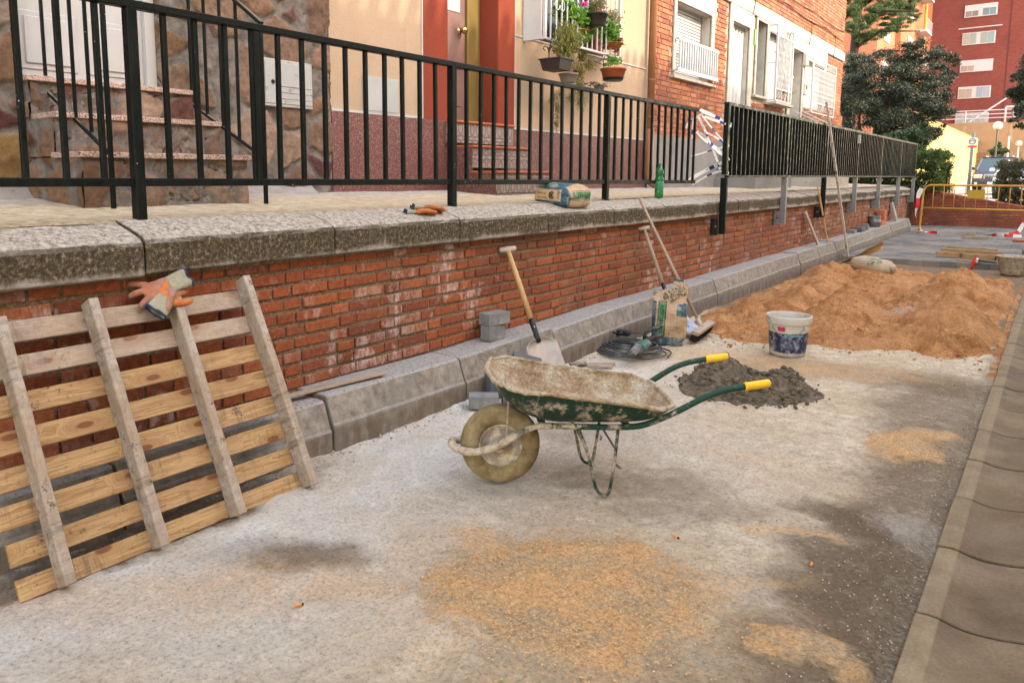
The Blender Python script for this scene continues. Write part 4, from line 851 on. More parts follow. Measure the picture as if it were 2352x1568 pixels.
for P_ in(near,far):
    a,b_=P_[-2],P_[-1]; d_=(b_-a).normalized(); e=a.lerp(b_,.0)
    MB(WM).tube([e-d_*.004,e+d_*.0,e+d_*.006,e+d_*.008,e+d_*.05,b_+d_*.0,b_+d_*.005,b_+d_*.009],[.0165,.0185,.0185,.0165,.0168,.0165,.014,.006],14).build('grip',YEL,wb,smooth=True)
for sg in(-1,1):
    P_=[Vector(q) for q in((.306,.152,.29),(.335,.157,.215),(.355,.162,.15),(.374,.168,.055),(.39,.17,.02),(.415,.172,.008),(.432,.172,.016),(.44,.172,.05),(.455,.168,.16),(.467,.162,.29))]
    P_=smooth_path([Vector((p.x,sg*p.y,p.z)) for p in P_],1); lg=MB(WM).tube(P_,.0068,8,flat=1.3).build('leg',m_crust('leg_paint',(.014,.03,.02),.46,.08) if sg<0 else bpy.data.materials['leg_paint'],wb,smooth=True)
    MB(WM).tube([(.465,sg*.15,.13),(.475,sg*.185,.13)],.006,6).build('bolt',GREYS,lg)
b=MB(WM); b.tube([(.336,-.157,.212),(.336,.157,.212)],.005,6); b.tube([(.459,-.165,.2),(.459,.165,.2)],.005,6); b.build('cross_brace',GREYS,wb)
for sg in(-1,1):
    MB(WM).tube([Vector(q) for q in((.030,sg*.085,.45),(.026,sg*.09,.36),(.020,sg*.098,.24),(.012,sg*.100,.218),(-.012,sg*.102,.212),(-.014,sg*.102,.235))],.0048,7).build('stay',CRU,wb,smooth=True)
b=MB(WM); b.tube([(0,-.11,.178),(0,.11,.178)],.009,8); b.build('axle',CRU,wb)
RT=Matrix.Rotation(PI/2,4,'X'); WC=Vector((0,0,.172))
t=NT('cement_coated_tyre',.9,.2); v=t.obj; k=t.math('SUBTRACT',.0,.0); n=t.noise(v,10,6,.7); c=t.ramp(n,[(.32,(.11,.075,.035)),(.52,(.24,.175,.09)),(.7,(.35,.28,.17))]); TY=t.out(c,t.bump(t.noise(v,50,5,.7),.6,.004))
wh=MB(WM).lathe([(.092,-.030),(.098,-.038),(.12,-.045),(.143,-.043),(.155,-.035),(.161,-.031),(.166,-.024),(.169,-.010),(.170,0),(.169,.010),(.166,.024),(.161,.031),(.155,.035),(.143,.043),(.12,.045),(.098,.038),(.092,.030)],WC,72,RT).build('tyre',TY,wb,smooth=True)
HUB=simple('dirty_wheel_disc',(.3,.25,.2),.9,.4,18,.9,.006,dirt=(.5,.42,.31),dirtf=.52,dscale=22)
b=MB(WM)
for sg in(-1,1): b.lathe([(.095,sg*.028),(.09,sg*.034),(.083,sg*.028),(.06,sg*.020),(.045,sg*.02),(.036,sg*.03),(.024,sg*.052),(.02,sg*.055),(.0,sg*.055)],WC,48,RT)
b.build('wheel_rim',HUB,wb,smooth=True)
# rods under front of the tub to frame
b=MB(WM); b.bar((.16,-.14,.305),(.16,.14,.305),.03,.006); b.bar((.5,-.165,.303),(.5,.165,.303),.03,.006); b.build('crossbar',GRNT,wb)

# ================= TOOLS AGAINST THE WALL =================
STEEL=simple('worn_spade_steel',(.30,.26,.235),.45,.25,10,.2,.003,metal=.35,dirt=(.36,.3,.25),dirtf=.5); BLK=simple('black_plastic',(.015,.015,.017),.45,.2,12); TGR=simple('grey_grip_wood',(.42,.35,.29),.75,.15,30)
def shovel(label,top,bot,blade_dir,hm,r=.0165,tips=True):
    top=Vector(top);bot=Vector(bot); d=(bot-top).normalized(); g=thing('shovel',label,'shovel',bot,group='shovels leaning on the wall')
    L=(bot-top).length; bl=.26; so_=bot-d*bl; s1=so_-d*.16
    MB().tube([top,top.lerp(s1,.5)+Vector((.002,0,0)),s1+d*.03],[r*.95,r*1.03,r],12).build('handle',hm,g,smooth=True)
    ax=Vector((.42,.9,.08)).normalized(); MB().tube([top-ax*.062-Vector((0,0,.004)),top-ax*.055,top-ax*.02,top,top+ax*.02,top+ax*.055,top+ax*.062-Vector((0,0,.004))],[.009,.0185,.0175,.021,.0175,.0185,.009],12).build('t_grip',TGR,g,smooth=True)
    sk=MB().tube([s1,s1+d*.04,s1+d*.13,so_+d*.0],[r*1.12,r*1.15,r*1.1,r*.85],12).build('socket',BLK,g,smooth=True)
    MB().lathe([(0,.004),(.004,.003),(.005,0)],s1+d*.05+Vector((.014,-.012,0)),8,Matrix.Rotation(PI/3,4,'Y')).build('rivet',WMET,sk)
    bd=Vector(blade_dir).normalized(); side=bd.cross(d).normalized(); nrm=d.cross(side).normalized()
    def f(u,v):
        w_=(.025+.085*min(1,v/.16)**.5)*(1 if v<.72 else math.sqrt(max(0.02,1-((v-.72)/.3)**2))*.98) if tips else .1
        x=(u-.5)*2*w_; cup=.028*((u-.5)*2)**2+.012*math.exp(-v*9)*math.exp(-((u-.5)*5)**2)*-1
        return so_-d*.02+side*x+d*(v*(bl+.02))+nrm*(cup+.01*v*v)
    MB().grid(f,16,22).build('blade',STEEL,g,smooth=True,solid=.003)
    return g
shovel('shovel with yellow wooden T-handle and black socket, standing on the kerb behind the wheelbarrow',(-2.835,4.03,.822),(-2.395,3.90,.03),(.8,-.5,.2),W_H)
shovel('grey-brown T-handled shovel standing in behind the upright cement bag',(-2.838,6.107,.852),(-2.43,5.97,.02),(.8,-.5,.2),W_H2,.0155)
br=thing('broom','long-handled yard broom with dark bristles leaning beside the upright cement bag','broom',(-2.19,5.8,0))
MB().tube([(-2.80,5.935,1.108),(-2.475,5.85,.6),(-2.17,5.78,.115)],[.0125,.0128,.013],12).build('handle',W_H2,br,smooth=True)
HM=frame(Vector((-2.155,5.80,.098)),(-.1,1,0.02),(-1,-.1,.22))
MB(HM).box((-.235,-.03,-.018),(.235,.03,.016)).build('head',W_GR,br,bevel=.008,seg=3)
MB().tube([(-2.205,5.79,.17),(-2.16,5.78,.10)],[.017,.02],12).build('socket',TGR,br,smooth=True)
b=MB(HM)
for i in range(900):
    x=random.uniform(-.225,.225); y=random.uniform(-.026,.026); sp=random.uniform(-.02,.02); b.tube([(x,y,-.017),(x+sp*.4,y+sp*.3+.004,-.05),(x+sp,y+sp*.6+.01,-.078)],.0014,3)
b.build('bristles',simple('dark_bristle',(.02,.014,.012),.8,.2,30),br)
cr=thing('crumpled_plastic','crumpled pale blue plastic sheet wedged behind the broom','plastic sheet',(-2.4,5.85,0))
MB().grid(lambda u,v:(-2.42+.25*u+.02*mn.noise(Vector((u*5,v*5,0))),5.78+.22*v+.03*mn.noise(Vector((v*5,u*4,3))),.02+.17*(1-u)*(.6+.4*math.sin(v*3))+.03*mn.noise(Vector((u*9,v*9,5)))),24,24).build('sheet',simple('pale_blue_plastic',(.38,.42,.55),.4,.15,8),cr,smooth=True)
def stick(name,label,cat,a,b_,w_,h_,mat,group=None,rnd=False,r=.012):
    a=Vector(a);b_=Vector(b_); 
    if rnd:
        n=10; P_=[a.lerp(b_,k/n)+Vector((.004*mn.noise(Vector((k*.7,a.y,0))),.006*mn.noise(Vector((k*.9,a.y,4))),0)) for k in range(n+1)]
        o=MB().tube(P_,r,10).build(name,mat,smooth=True)
    else:
        d_=(a-b_).normalized(); M=frame((a+b_)/2,d_,Vector((0,1,0))-d_*d_.y); o=plank(name,mat,None,M,(a-b_).length,w_,h_,.002,.0015,int(a.y*7))
    return tag(o,label,cat,group)
stick('wooden_plank','flat weathered board leaning on the wall left of the thin stick','plank',(-2.83,11.4,.80),(-2.66,11.95,.06),.075,.022,W_GR)
stick('wooden_stick','thin round brown stick leaning on the wall between the board and the tall batten','stick',(-2.79,11.86,1.148),(-2.66,12.32,.06),0,0,W_H,rnd=True,r=.014)
stick('wooden_batten','tall pale cement-spattered batten leaning against the black side railing','batten',(-2.72,11.76,2.36),(-2.50,12.72,.06),.045,.03,simple('limed_batten',(.42,.36,.3),.85,.25,20,.6,.004,dirt=(.16,.1,.07),dirtf=.58,dscale=9))
stick('wooden_plank','narrow grey plank lying along the top of the kerb beside the pallet','plank',(-2.765,2.12,.277),(-2.70,2.72,.281),.05,.012,W_GR)
for i,(x,y,rz,L) in enumerate(((-2.42,4.52,.75,.26),(-2.36,4.46,.6,.17),(-2.50,4.40,1.0,.12))):
    o=plank('wood_offcut',W_OLD,None,Matrix.Translation((x,y,.012+.008*i))@Matrix.Rotation(rz,4,'Z'),L,.035,.016,.002,.003,40+i); tag(o,['longest splintered offcut lying by the cable coil','shorter offcut beside the longest one near the cable coil','small offcut lying nearest the kerb by the cable coil'][i],'wood offcut','wood offcuts by the kerb')
# ================= PAVERS =================
PB=simple('paver_block',(.185,.18,.175),.9,.25,18,.6,.004,dirt=(.32,.29,.25),dirtf=.6); PBD=simple('dark_paver_block',(.1,.105,.115),.9,.25,18,.5,.003)
pvm=None
def paver(label,M,mat=PB,s=(.19,.097,.078),group='loose grey pavers'):
    o=MB().box((-s[0]/2,-s[1]/2,0),(s[0]/2,s[1]/2,s[2])).build('paver',mat,None,bevel=.005,seg=2,origin=(0,0,0),local=True); o.matrix_world=M; o.location=M.translation; return tag(o,label,'paver',group)
def PMx(x,y,z,rz=0,rx=0,ry=0): return Matrix.Translation((x,y,z))@Euler((rx,ry,rz)).to_matrix().to_4x4()
paver('grey paver standing on edge on the kerb against the brick wall',PMx(-2.765,3.775,ZK(3.8)+.002,R(88),0,0),PB,(.158,.08,.097))
paver('grey paver laid flat on top of the one standing on the kerb',PMx(-2.765,3.79,ZK(3.8)+.1,R(80)),PB,(.185,.1,.078))
q=G0=U(1110,945,2,0); paver('pale paver lying on the concrete just behind the wheelbarrow wheel',PMx(-2.47,3.285,0,R(38)),PB,(.17,.1,.075))
paver('dark paver standing behind the pale one, against the kerb',PMx(-2.545,3.50,0,R(60)),PBD,(.1,.09,.14)); paver('dark paver beside the kerb half hidden by the wheelbarrow tub',PMx(-2.46,3.56,0,R(50)),PBD,(.1,.09,.12))
paver('dark paver tilted against the kerb left of the shovel blade',PMx(-2.55,3.80,.10,R(50),.6,.3),PBD,(.19,.1,.09)); paver('grey paver lying lowest behind the barrow wheel',PMx(-2.36,3.45,0,R(42)),PBD,(.16,.1,.07))
p=paver
for i,(y,x,z,s,l) in enumerate(((14.9,-2.77,0,(.2,.1,.06),'grey paver flat on the kerb under the batten'),(15.5,-2.76,0,(.3,.12,.07),'long dark paver on the far kerb'),(15.9,-2.76,0,(.12,.12,.1),'upright paver on the far kerb beside the long one'))): paver(l,PMx(x,y-.6,ZK(y),R(88)),PBD if i==1 else PB,s)
ob=simple('orange_perforated_brick',(.45,.14,.06),.85,.2,20)
for i,(y,z) in enumerate(((17.35,0),(17.35,.1),(17.35,.2),(17.1,0))):
    o=MB().box((-.06,-.11,0),(.06,.11,.095)).build('brick',ob,None,bevel=.003,origin=(0,0,0),local=True); o.location=(-2.76,y-.4,ZK(y)+z); tag(o,['lowest orange brick of the small stack on the far kerb','middle orange brick of the small stack on the far kerb','topmost orange brick of the small stack on the far kerb','single orange brick beside the stack on the far kerb'][i],'brick','bricks on the far kerb')
cn=thing('tin_can','grey dented tin standing on the far kerb beside the orange bricks','tin',(-2.76,16.2,ZK(16))); MB().lathe([(.001,.0),(.10,.0),(.102,.1),(.105,.105),(.1,.11),(.103,.2),(.107,.21),(.1,.212),(.097,.19),(.0,.02)],(-2.76,16.2,ZK(16)),20).build('body',GREYS,cn,smooth=True)
sb=plank('kerb_slab',simple('mossy_slab',(.3,.29,.27),.95,.3,14,.6,.004),None,frame(Vector((-2.78,18.4,ZK(18)+.2)),Vector((-.12,.02,.4)),(0.05,1,0)),.42,.16,.05,.004,.003,9); tag(sb,'small grey stone slab leaning upright against the far wall','slab')

# ================= CEMENT BAGS =================
def m_bag(name,fn):
    t=NT(name,.75,.25); c=fn(t,t.obj); v=t.obj
    cr=t.noise(t.warp(v,.08,7),13,5,.65); w_=t.ramp(cr,[(.3,.8),(.6,1.08)]); c=t.mix(1,c,w_,'MULTIPLY'); d=t.ramp(t.noise(v,11,6,.75),[(.5,0.),(.64,.75)]); c=t.mix(d,c,(.36,.31,.25))
    return t.out(c,t.bump(cr,1.,.03))
TAN=(.42,.275,.16); BLU=(.028,.078,.11); GRE=(.06,.19,.075)
def between(t,s,a,b,e=.003): return t.math('MULTIPLY',t.rng(s,a-e,a+e),t.rng(s,b+e,b-e))
def bag1(t,v):
    v=t.warp(v,.012,12); x=t.sep(v,0); z=t.sep(v,2); y=t.sep(v,1)
    c=t.mix(between(t,x,-.105,.09),BLU,TAN)
    c=t.mix(t.math('MULTIPLY',t.rng(x,.045,.05),between(t,z,.235,.325)),c,BLU); c=t.mix(t.math('MULTIPLY',between(t,x,-.105,.2),between(t,z,.03,.235)),c,TAN)
    c=t.mix(t.rng(z,.075,.055),c,BLU); c=t.mix(t.rng(z,.33,.335),c,TAN); c=t.mix(t.math('MULTIPLY',t.rng(x,-.08,-.09),t.rng(z,.12,.1)),c,BLU)
    fr_=t.math('MULTIPLY',between(t,x,-.092,-.03),between(t,z,.066,.338)); c=t.mix(fr_,c,(.03,.035,.02)); g=t.math('MULTIPLY',between(t,x,-.086,-.038),between(t,z,.07,.332)); c=t.mix(g,c,GRE)
    for (x0,x1,z0,z1) in((.0,.115,.05,.125),(.055,.13,.155,.235)):
        o_=t.math('MULTIPLY',between(t,x,x0,x1,.001),between(t,z,z0,z1,.001)); i_=t.math('MULTIPLY',between(t,x,x0+.0025,x1-.0025,.001),between(t,z,z0+.0025,z1-.0025,.001)); c=t.mix(t.math('SUBTRACT',o_,i_,clamp=True),c,(.07,.045,.03))
        ln=t.math('MULTIPLY',i_,t.rng(t.math('FRACT',t.math('MULTIPLY',z,85)),.78,.85)); c=t.mix(t.math('MULTIPLY',ln,.4),c,(.1,.07,.05))
    return c
BAGM=m_bag('cement_sack_paper',bag1)
BO=U(1543,797,2,0.0); BO=Vector((BO.x-.065,BO.y+.07,0)); cb=thing('cement_bag','open cement bag standing upright, brown paper with green band, top torn open','bag',BO)
fc=Vector((CH*0-BO.x,-BO.y,0)).normalized(); rx_=Vector((-fc.y,fc.x,0)); rx_=-rx_ if rx_.x<0 else rx_
BMx=frame(BO,rx_,-fc)  # local x right, y away from viewer, z up
if BMx.to_3x3().determinant()<0: pass
BMx=BMx@Matrix.Rotation(-.10,4,'X')@Matrix.Rotation(.05,4,'Y')
def bagsurf(u,v,H=.40,W=.133,Dp=.07):
    a=2*PI*u; ca,sa=math.cos(a),math.sin(a); e=.55; x=abs(ca)**e*(1 if ca>0 else -1); y=abs(sa)**e*(1 if sa>0 else -1)
    k=.86+.14*math.sin(min(1,v*3)*PI/2)-.10*max(0,(v-.45)/.55)**1.5; kd=(.9+.35*math.sin(v*PI*.9))*(1-.75*max(0,(v-.7)/.3)**1.3)
    p=Vector((x*W*k,y*Dp*kd,v*H)); n=Vector((x,y*1.6,0)); n=n.normalized() if n.length>0 else n
    p+=n*(.009*mn.noise(p*11+Vector((3,0,0)))+.005*mn.noise(p*27))
    if v>.86: p.z+=.035*mn.noise(Vector((a*1.6,2,0)))*(v-.86)/.14+.02*(v-.86)/.14*math.sin(a*3)
    p.x+=.012*math.sin(v*4)-.01; return p
b=MB(); b.grid(bagsurf,72,46)
s_=b.build('sack',BAGM,cb,smooth=True,solid=.0015,local=True); s_.matrix_local=BMx.to_3x3().to_4x4()
b=MB(); b.grid(lambda u,v:Vector(((2*u-1)*.12*(1-.3*v*v),(2*v-1)*.05,.012+.0*u)),10,10); o=b.build('base',BAGM,cb,local=True); o.matrix_local=BMx.to_3x3().to_4x4()
b=MB(); b.grid(lambda u,v:Vector(((2*u-1)*.115,(2*v-1)*.045,.335+.015*mn.noise(Vector((u*4,v*4,1))))),14,8); o=b.build('cement_powder',simple('cement_powder',(.28,.27,.26),1,.15,20),cb,local=True,smooth=True); o.matrix_local=BMx.to_3x3().to_4x4()
# torn flap standing up at the right and crumpled mouth
def flap1(t,v): c=t.mix(t.rng(t.sep(v,2),.49,.5),TAN,BLU); return t.mix(t.math('MULTIPLY',between(t,t.sep(v,2),.392,.397,.001),1.),c,(.03,.03,.03))
b=MB(); b.grid(lambda u,v:Vector((.035+.085*u-.035*v*(1-u)+.012*mn.noise(Vector((u*4,v*4,0))),-.01+.035*u+.035*v+.012*mn.noise(Vector((u*5,v*5,7))),.365+.155*v*(1-.0*u)-.05*u*u*v+.02*mn.noise(Vector((u*6,v*3,2))))),20,24)
o=b.build('torn_flap',m_bag('torn_flap_paper',flap1),cb,smooth=True,solid=.001,local=True); o.matrix_local=BMx.to_3x3().to_4x4()
b=MB(); 
for k in range(3): b.grid(lambda u,v,k=k:Vector((-.06+.05*k*.6+.09*u+.01*mn.noise(Vector((u*9,v*6,k*5))),-.045-.02*v+.03*mn.noise(Vector((u*8,v*7,k*3+1))),.345+.03*k+.06*v+.03*mn.noise(Vector((u*8,v*8,k*9))))),16,12)
o=b.build('crumpled_mouth',simple('pale_inner_paper',(.58,.46,.34),.85,.2,10,.5,.004),cb,smooth=True,solid=.001,local=True); o.matrix_local=BMx.to_3x3().to_4x4()
INK=simple('printing_ink',(.02,.018,.015),.8,.1)
def bagtext(s,x,z,size,ang,nm='printed_text',sx=1.0,bold=.0):
    def wp(p):
        c,s2=math.cos(ang),math.sin(ang); X=x+p.x*c-p.y*s2; Z=z+p.x*s2+p.y*c; v=Z/.40; best=None
        for u in np.linspace(.52,.98,60):
            q=bagsurf(u,v)
            if best is None or abs(q.x-X)<abs(best.x-X): best=q
        # refine linearly through y of neighbours
        return BMx@Vector((X,best.y-.0035,Z))
    return text_mesh(nm,s,None,INK,cb,size,wp,sx=sx,bold=bold)
bagtext('CEM II/B-L 32,5 R',-.060,.2,.034,PI/2-.0,sx=.86,bold=.0006)
bagtext('El Molino',.075,.140,.018,PI); bagtext('Cementos',-.0,.355,.015,PI/2); 
# bag lying on the coping
ya=U(1215,465,0,-3.14).y; yb=U(1312,486,0,-2.80).y
Bc=Vector((-2.975,(ya+yb)/2+.19,1.09)); cb2=thing('cement_bag','full blue and brown cement bag lying on the stone coping under the railing','bag',Bc)
def bag2(t,v):
    v=t.warp(v,.012,10); x=t.sep(v,0); y=t.sep(v,1); z=t.sep(v,2)
    fr_=t.rng(y,-.12,-.135)   # end facing the viewer
    c=t.mix(t.rng(t.math('ADD',x,t.math('MULTIPLY',y,.25)),.06,.075),BLU,TAN)
    c=t.mix(fr_,c,BLU); lb_=t.math('MULTIPLY',fr_,t.math('MULTIPLY',between(t,x,-.2,.098),between(t,z,.032,.118))); c=t.mix(lb_,c,(.52,.36,.2))
    g=t.math('MULTIPLY',t.rng(x,.115,.125),t.math('MULTIPLY',between(t,y,-.1,.2),between(t,z,.045,.105))); c=t.mix(g,c,GRE)
    e=t.math('MULTIPLY',t.rng(x,.11,.12),t.math('SUBTRACT',between(t,z,.036,.114),between(t,z,.040,.110),clamp=True)); c=t.mix(t.math('MULTIPLY',e,between(t,y,-.1,.2)),c,(.05,.05,.05)); return c
def bag2s(u,v):
    a=2*PI*u; phi=PI*(v-.5); e=.38; f=lambda c_:abs(c_)**e*(1 if c_>0 else -1)
    x=f(math.cos(phi))*f(math.cos(a)); y=f(math.cos(phi))*f(math.sin(a)); z=f(math.sin(phi))
    p=Vector((x*.165,y*.175,.082+z*.082)); n=Vector((x,y,z)); 
    p+=n*(.011*mn.noise(p*7)+.006*mn.noise(p*19)); p.z+=(.018*x*x*(-1) if z>0 else 0)+.02*y*x*(z>0); p.z=max(p.z,-.02)
    if x>0: p.z-=.03*max(0,x-.2)
    return p
M2=Matrix.Rotation(.06,4,'Y')@Matrix.Rotation(-.06,4,'Z')
o=MB().grid(bag2s,72,48).build('sack',m_bag('blue_sack_paper',bag2),cb2,smooth=True,local=True); o.matrix_local=M2
M2w=Matrix.Translation(Bc)@M2
def b2t(s,h,z,size,face,rot=PI,sx=1):
    def wp(p):
        c,s2=math.cos(rot),math.sin(rot); X=h+p.x*c-p.y*s2; Z=z+p.x*s2+p.y*c; best=None
        for u in (np.linspace(.55,.95,40) if face=='y' else np.concatenate([np.linspace(.85,1,20),np.linspace(0,.15,20)])):
            for vv in (.45,.5,.55) if 0 else (.5+(Z-.082)/.4,):
                q=bag2s(u,vv); k=abs((q.x if face=='y' else q.y)-X)
                if best is None or k<best[0]: best=(k,q)
        q=best[1]; P_=Vector((X,q.y-.008,Z)) if face=='y' else Vector((q.x+.008,X,Z)); return M2w@P_
    text_mesh('printed_text',s,None,INK,cb2,size,wp,sx=sx)
b2t('Cementos',-.06,.05,.022,'y'); b2t('El Molino',-.075,.085,.022,'y'); b2t('25 kg',.075,.078,.026,'y',PI/2); b2t('CEM II/B-L',.05,.075,.036,'x')
b=MB(M2w); b.tube([(.022+.020*math.cos(a),-.187,.075+.024*math.sin(a)) for a in np.linspace(.7,5.6,16)],.0045,5); b.bar((.018,-.188,.088),(.018,-.188,.062),.005); b.bar((.028,-.188,.088),(.028,-.188,.062),.005); b.build('emblem',INK,cb2)
# ================= CABLE AND DRILL =================
cc_=thing('extension_cable','loosely coiled dark grey extension cable lying on the concrete by the kerb','cable',(-2.42,5.03,0))
b=MB(); P_=[]; rc=random.Random(3)
for k in range(9*40):
    a=2*PI*k/40; lap=k/40; r_=.255-.012*lap+.018*math.sin(lap*2.3+1)+.012*mn.noise(Vector((a*.6,lap,0))); z=.01+.0075*lap+.012*abs(mn.noise(Vector((a*.9,0,3))))
    P_.append((-2.41+r_*math.cos(a)*1.05+.02*math.sin(lap*1.7),5.02+r_*math.sin(a)*.92+.02*math.cos(lap*2.1),z))
P_+=[(-2.3,5.1,.11),(-2.36,5.12,.14),(-2.42,5.05,.15),(-2.48,5.12,.12),(-2.55,5.2,.1)]
b.tube(P_,.0068,7); b.build('cable',simple('cable_rubber',(.06,.06,.062),.6,.25,30,.3,.002,dirt=(.2,.19,.18),dirtf=.6),cc_,smooth=True)
MB().box((-2.64,5.16,.085),(-2.50,5.22,.125)).build('socket_strip',BLK,cc_,bevel=.008,seg=2)
for k in range(3): MB().tube([(-2.62+.05*k,5.10,.12),(-2.615+.05*k,5.05,.13)],.011,8).build('plug',BLK,cc_,smooth=True)
dg_=thing('power_drill','green and grey power drill with black handle lying on the coiled cable','drill',(-2.3,4.95,.07)); da=U(1428,826,2,.09); db=U(1476,792,2,.125); dd_=(da-db).normalized(); DM=frame(db+dd_*.10,dd_,Vector((0,0,1)).cross(dd_))
DGN=simple('dark_green_plastic',(.02,.10,.07),.5,.2,15,dirt=(.2,.2,.19),dirtf=.55,dscale=12)
MB(DM).tube([(-.16,0,0),(-.155,0,0),(-.08,0,0),(-.02,0,0),(-.015,0,0)],[.02,.038,.042,.042,.036],14,flat=.9).build('motor_housing',DGN,dg_,smooth=True)
gb=MB(DM).tube([(-.018,0,0),(-.006,0,0),(0,0,0),(.045,0,-.002),(.05,0,-.002),(.06,0,-.003),(.062,0,-.003),(.10,0,-.006),(.102,0,-.006),(.125,0,-.006)],[.034,.037,.031,.029,.022,.022,.028,.026,.016,.014],14).build('gear_head',simple('dusty_metal',(.10,.10,.10),.65,.4,30,.5,.004,metal=.15,dirt=(.24,.22,.2),dirtf=.5,dscale=20),dg_,smooth=True)
MB(DM).tube([(-.15,0,.0),(-.19,.01,.015),(-.25,.03,.02),(-.31,.05,.015)],[.024,.02,.019,.022],10).build('handle',BLK,dg_,smooth=True)
MB(DM).tube([(-.13,.0,.04),(-.15,.0,.07),(-.22,.02,.085),(-.30,.04,.08)],[.014,.013,.014,.016],10).build('side_handle',BLK,dg_,smooth=True)
b=MB(DM)
for k in range(5): b.tube([(.01+.011*k,-.034,.012),(.006+.011*k,-.02,.034)],.0025,4)
b.build('vent_slot',DARK,gb)
# ================= BUCKET =================
bk=thing('paint_bucket','white plastic paint bucket with torn navy label and cement splashes','bucket',(-1.49,5.70,0)); BC=Vector((-1.49,5.72,0))
t=NT('bucket_plastic',.45,.4); v=t.obj; z=t.sep(v,2); an=t.math('ARCTAN2',t.sep(v,1),t.sep(v,0)); wv=t.warp(v,.03,16)
c=t.mix(t.ramp(t.noise(v,14,6,.75),[(.52,0.),(.64,.8)]),(.46,.42,.36),(.27,.22,.17)); lbm=between(t,t.sep(wv,2),.028,.175,.003); lbm=t.math('MULTIPLY',lbm,t.math('SUBTRACT',1,t.math('MULTIPLY',t.rng(t.sep(wv,2),.07,.03),t.rng(an,-2.2,-2.45))))
nv=t.mix(t.ramp(t.noise(v,20,6,.75),[(.5,0.),(.62,.75)]),(.012,.015,.05),(.3,.29,.3)); c=t.mix(lbm,c,nv)
bd_=t.math('MULTIPLY',between(t,an,-1.5,-.35,.01),between(t,z,.155,.166)); c=t.mix(bd_,c,(.1,.3,.36))
tx=t.math('MULTIPLY',t.math('MULTIPLY',between(t,an,-1.7,-.5,.01),between(t,z,.06,.15)),t.math('MULTIPLY',t.rng(t.math('FRACT',t.math('MULTIPLY',z,110)),.6,.75),t.ramp(t.noise(t.map(v,scale=(60,60,6)),1,2),[(.45,0.),(.5,1.)]))); c=t.mix(t.math('MULTIPLY',tx,.6),c,(.3,.32,.42))
rd=t.math('MULTIPLY',between(t,an,-1.9,-1.45,.02),between(t,t.sep(wv,2),.19,.222)); c=t.mix(rd,c,(.42,.02,.06)); sp=t.ramp(t.noise(v,30,3),[(.70,0.),(.72,1.)]); c=t.mix(sp,c,(.68,.66,.62))
BKM=t.out(c,t.bump(t.noise(v,70,3),.2,.002))
MB().lathe([(0,.004),(.118,.0),(.122,.004),(.1245,.02),(.139,.215),(.1395,.232),(.1535,.236),(.156,.242),(.1575,.285),(.1565,.293),(.151,.2945),(.148,.288),(.1435,.235),(.139,.21),(.119,.012),(.0,.008)],BC,48).build('bucket_body',BKM,bk,smooth=True)
b=MB(); P_=[(BC.x+.145*math.cos(a),BC.y+.145*math.sin(a),.222-.075*math.sin((a+2.2)/1.75*PI*1.0)) for a in np.linspace(-2.2,-.45,24)]; b.tube(P_,.0028,6); b.build('wire_handle',GREYS,bk)
for a in(-2.2,-.45): MB().tube([BC+Vector((.138*math.cos(a),.138*math.sin(a),.222)),BC+Vector((.152*math.cos(a),.152*math.sin(a),.222))],.012,10).build('handle_lug',WHITE,bk)
# ================= BOTTLE =================
bp=U(1513,457,0,-2.985); bz=zw(-2.985,bp.y)-.012; bt=thing('plastic_bottle','clear green plastic drinks bottle standing on the stone coping','bottle',(bp.x,bp.y,bz))
t=NT('green_pet',.06,.5); t.b.inputs['Transmission Weight'].default_value=.85; t.b.inputs['IOR'].default_value=1.35; PET=t.out((.12,.48,.22))
b=MB().lathe([(0,.012),(.022,.004),(.036,.006),(.041,.018),(.041,.07),(.040,.075),(.040,.165),(.041,.175),(.040,.19),(.034,.205),(.033,.215),(.037,.23),(.037,.25),(.03,.275),(.016,.295),(.0135,.30),(.0135,.315)],(bp.x,bp.y,bz),28); b.build('bottle_body',PET,bt,smooth=True,solid=.0008)
MB().lathe([(.0405,.085),(.0415,.087),(.0415,.16),(.0405,.162)],(bp.x,bp.y,bz),28).build('label',simple('green_label',(.03,.2,.09),.4,.3,60,.1,.001,dirt=(.3,.42,.33),dirtf=.62,dscale=70),bt,smooth=True)
MB().lathe([(0,.327),(.014,.327),(.0155,.324),(.0155,.308),(.0135,.308)],(bp.x,bp.y,bz),20).build('cap',simple('dark_green_cap',(.01,.14,.05),.4,.1),bt,smooth=True)
# ================= SAND AND MORTAR =================
def poly_dist(x,y,P):
    ins=False; dm=9; n=len(P)
    for i in range(n):
        x1,y1=P[i]; x2,y2=P[(i+1)%n]
        if (y1>y)!=(y2>y) and x<(x2-x1)*(y-y1)/(y2-y1)+x1: ins=not ins
        dx,dy=x2-x1,y2-y1; t_=max(0,min(1,((x-x1)*dx+(y-y1)*dy)/(dx*dx+dy*dy))); dm=min(dm,math.hypot(x-x1-t_*dx,y-y1-t_*dy))
    return dm if ins else -dm
SP=[(-2.52,6.3),(-2.3,6.03),(-2.05,5.92),(-1.87,5.80),(-1.65,5.98),(-1.47,6.13),(-1.13,6.12),(-.95,6.3),(-.78,6.42),(-.6,6.18),(-.45,6.15),(-.31,6.4),(-.27,7.1),(-.255,9.5),(-.32,11.4),(-.8,11.7),(-1.6,11.9),(-2.3,12.3),(-2.63,12.1),(-2.64,7.)]
def pk(px,py,z,sx,sy=None,rot=0): 
    p=U(px,py,2,z); return (p.x,p.y,z*.88,sx,sy or sx,rot)
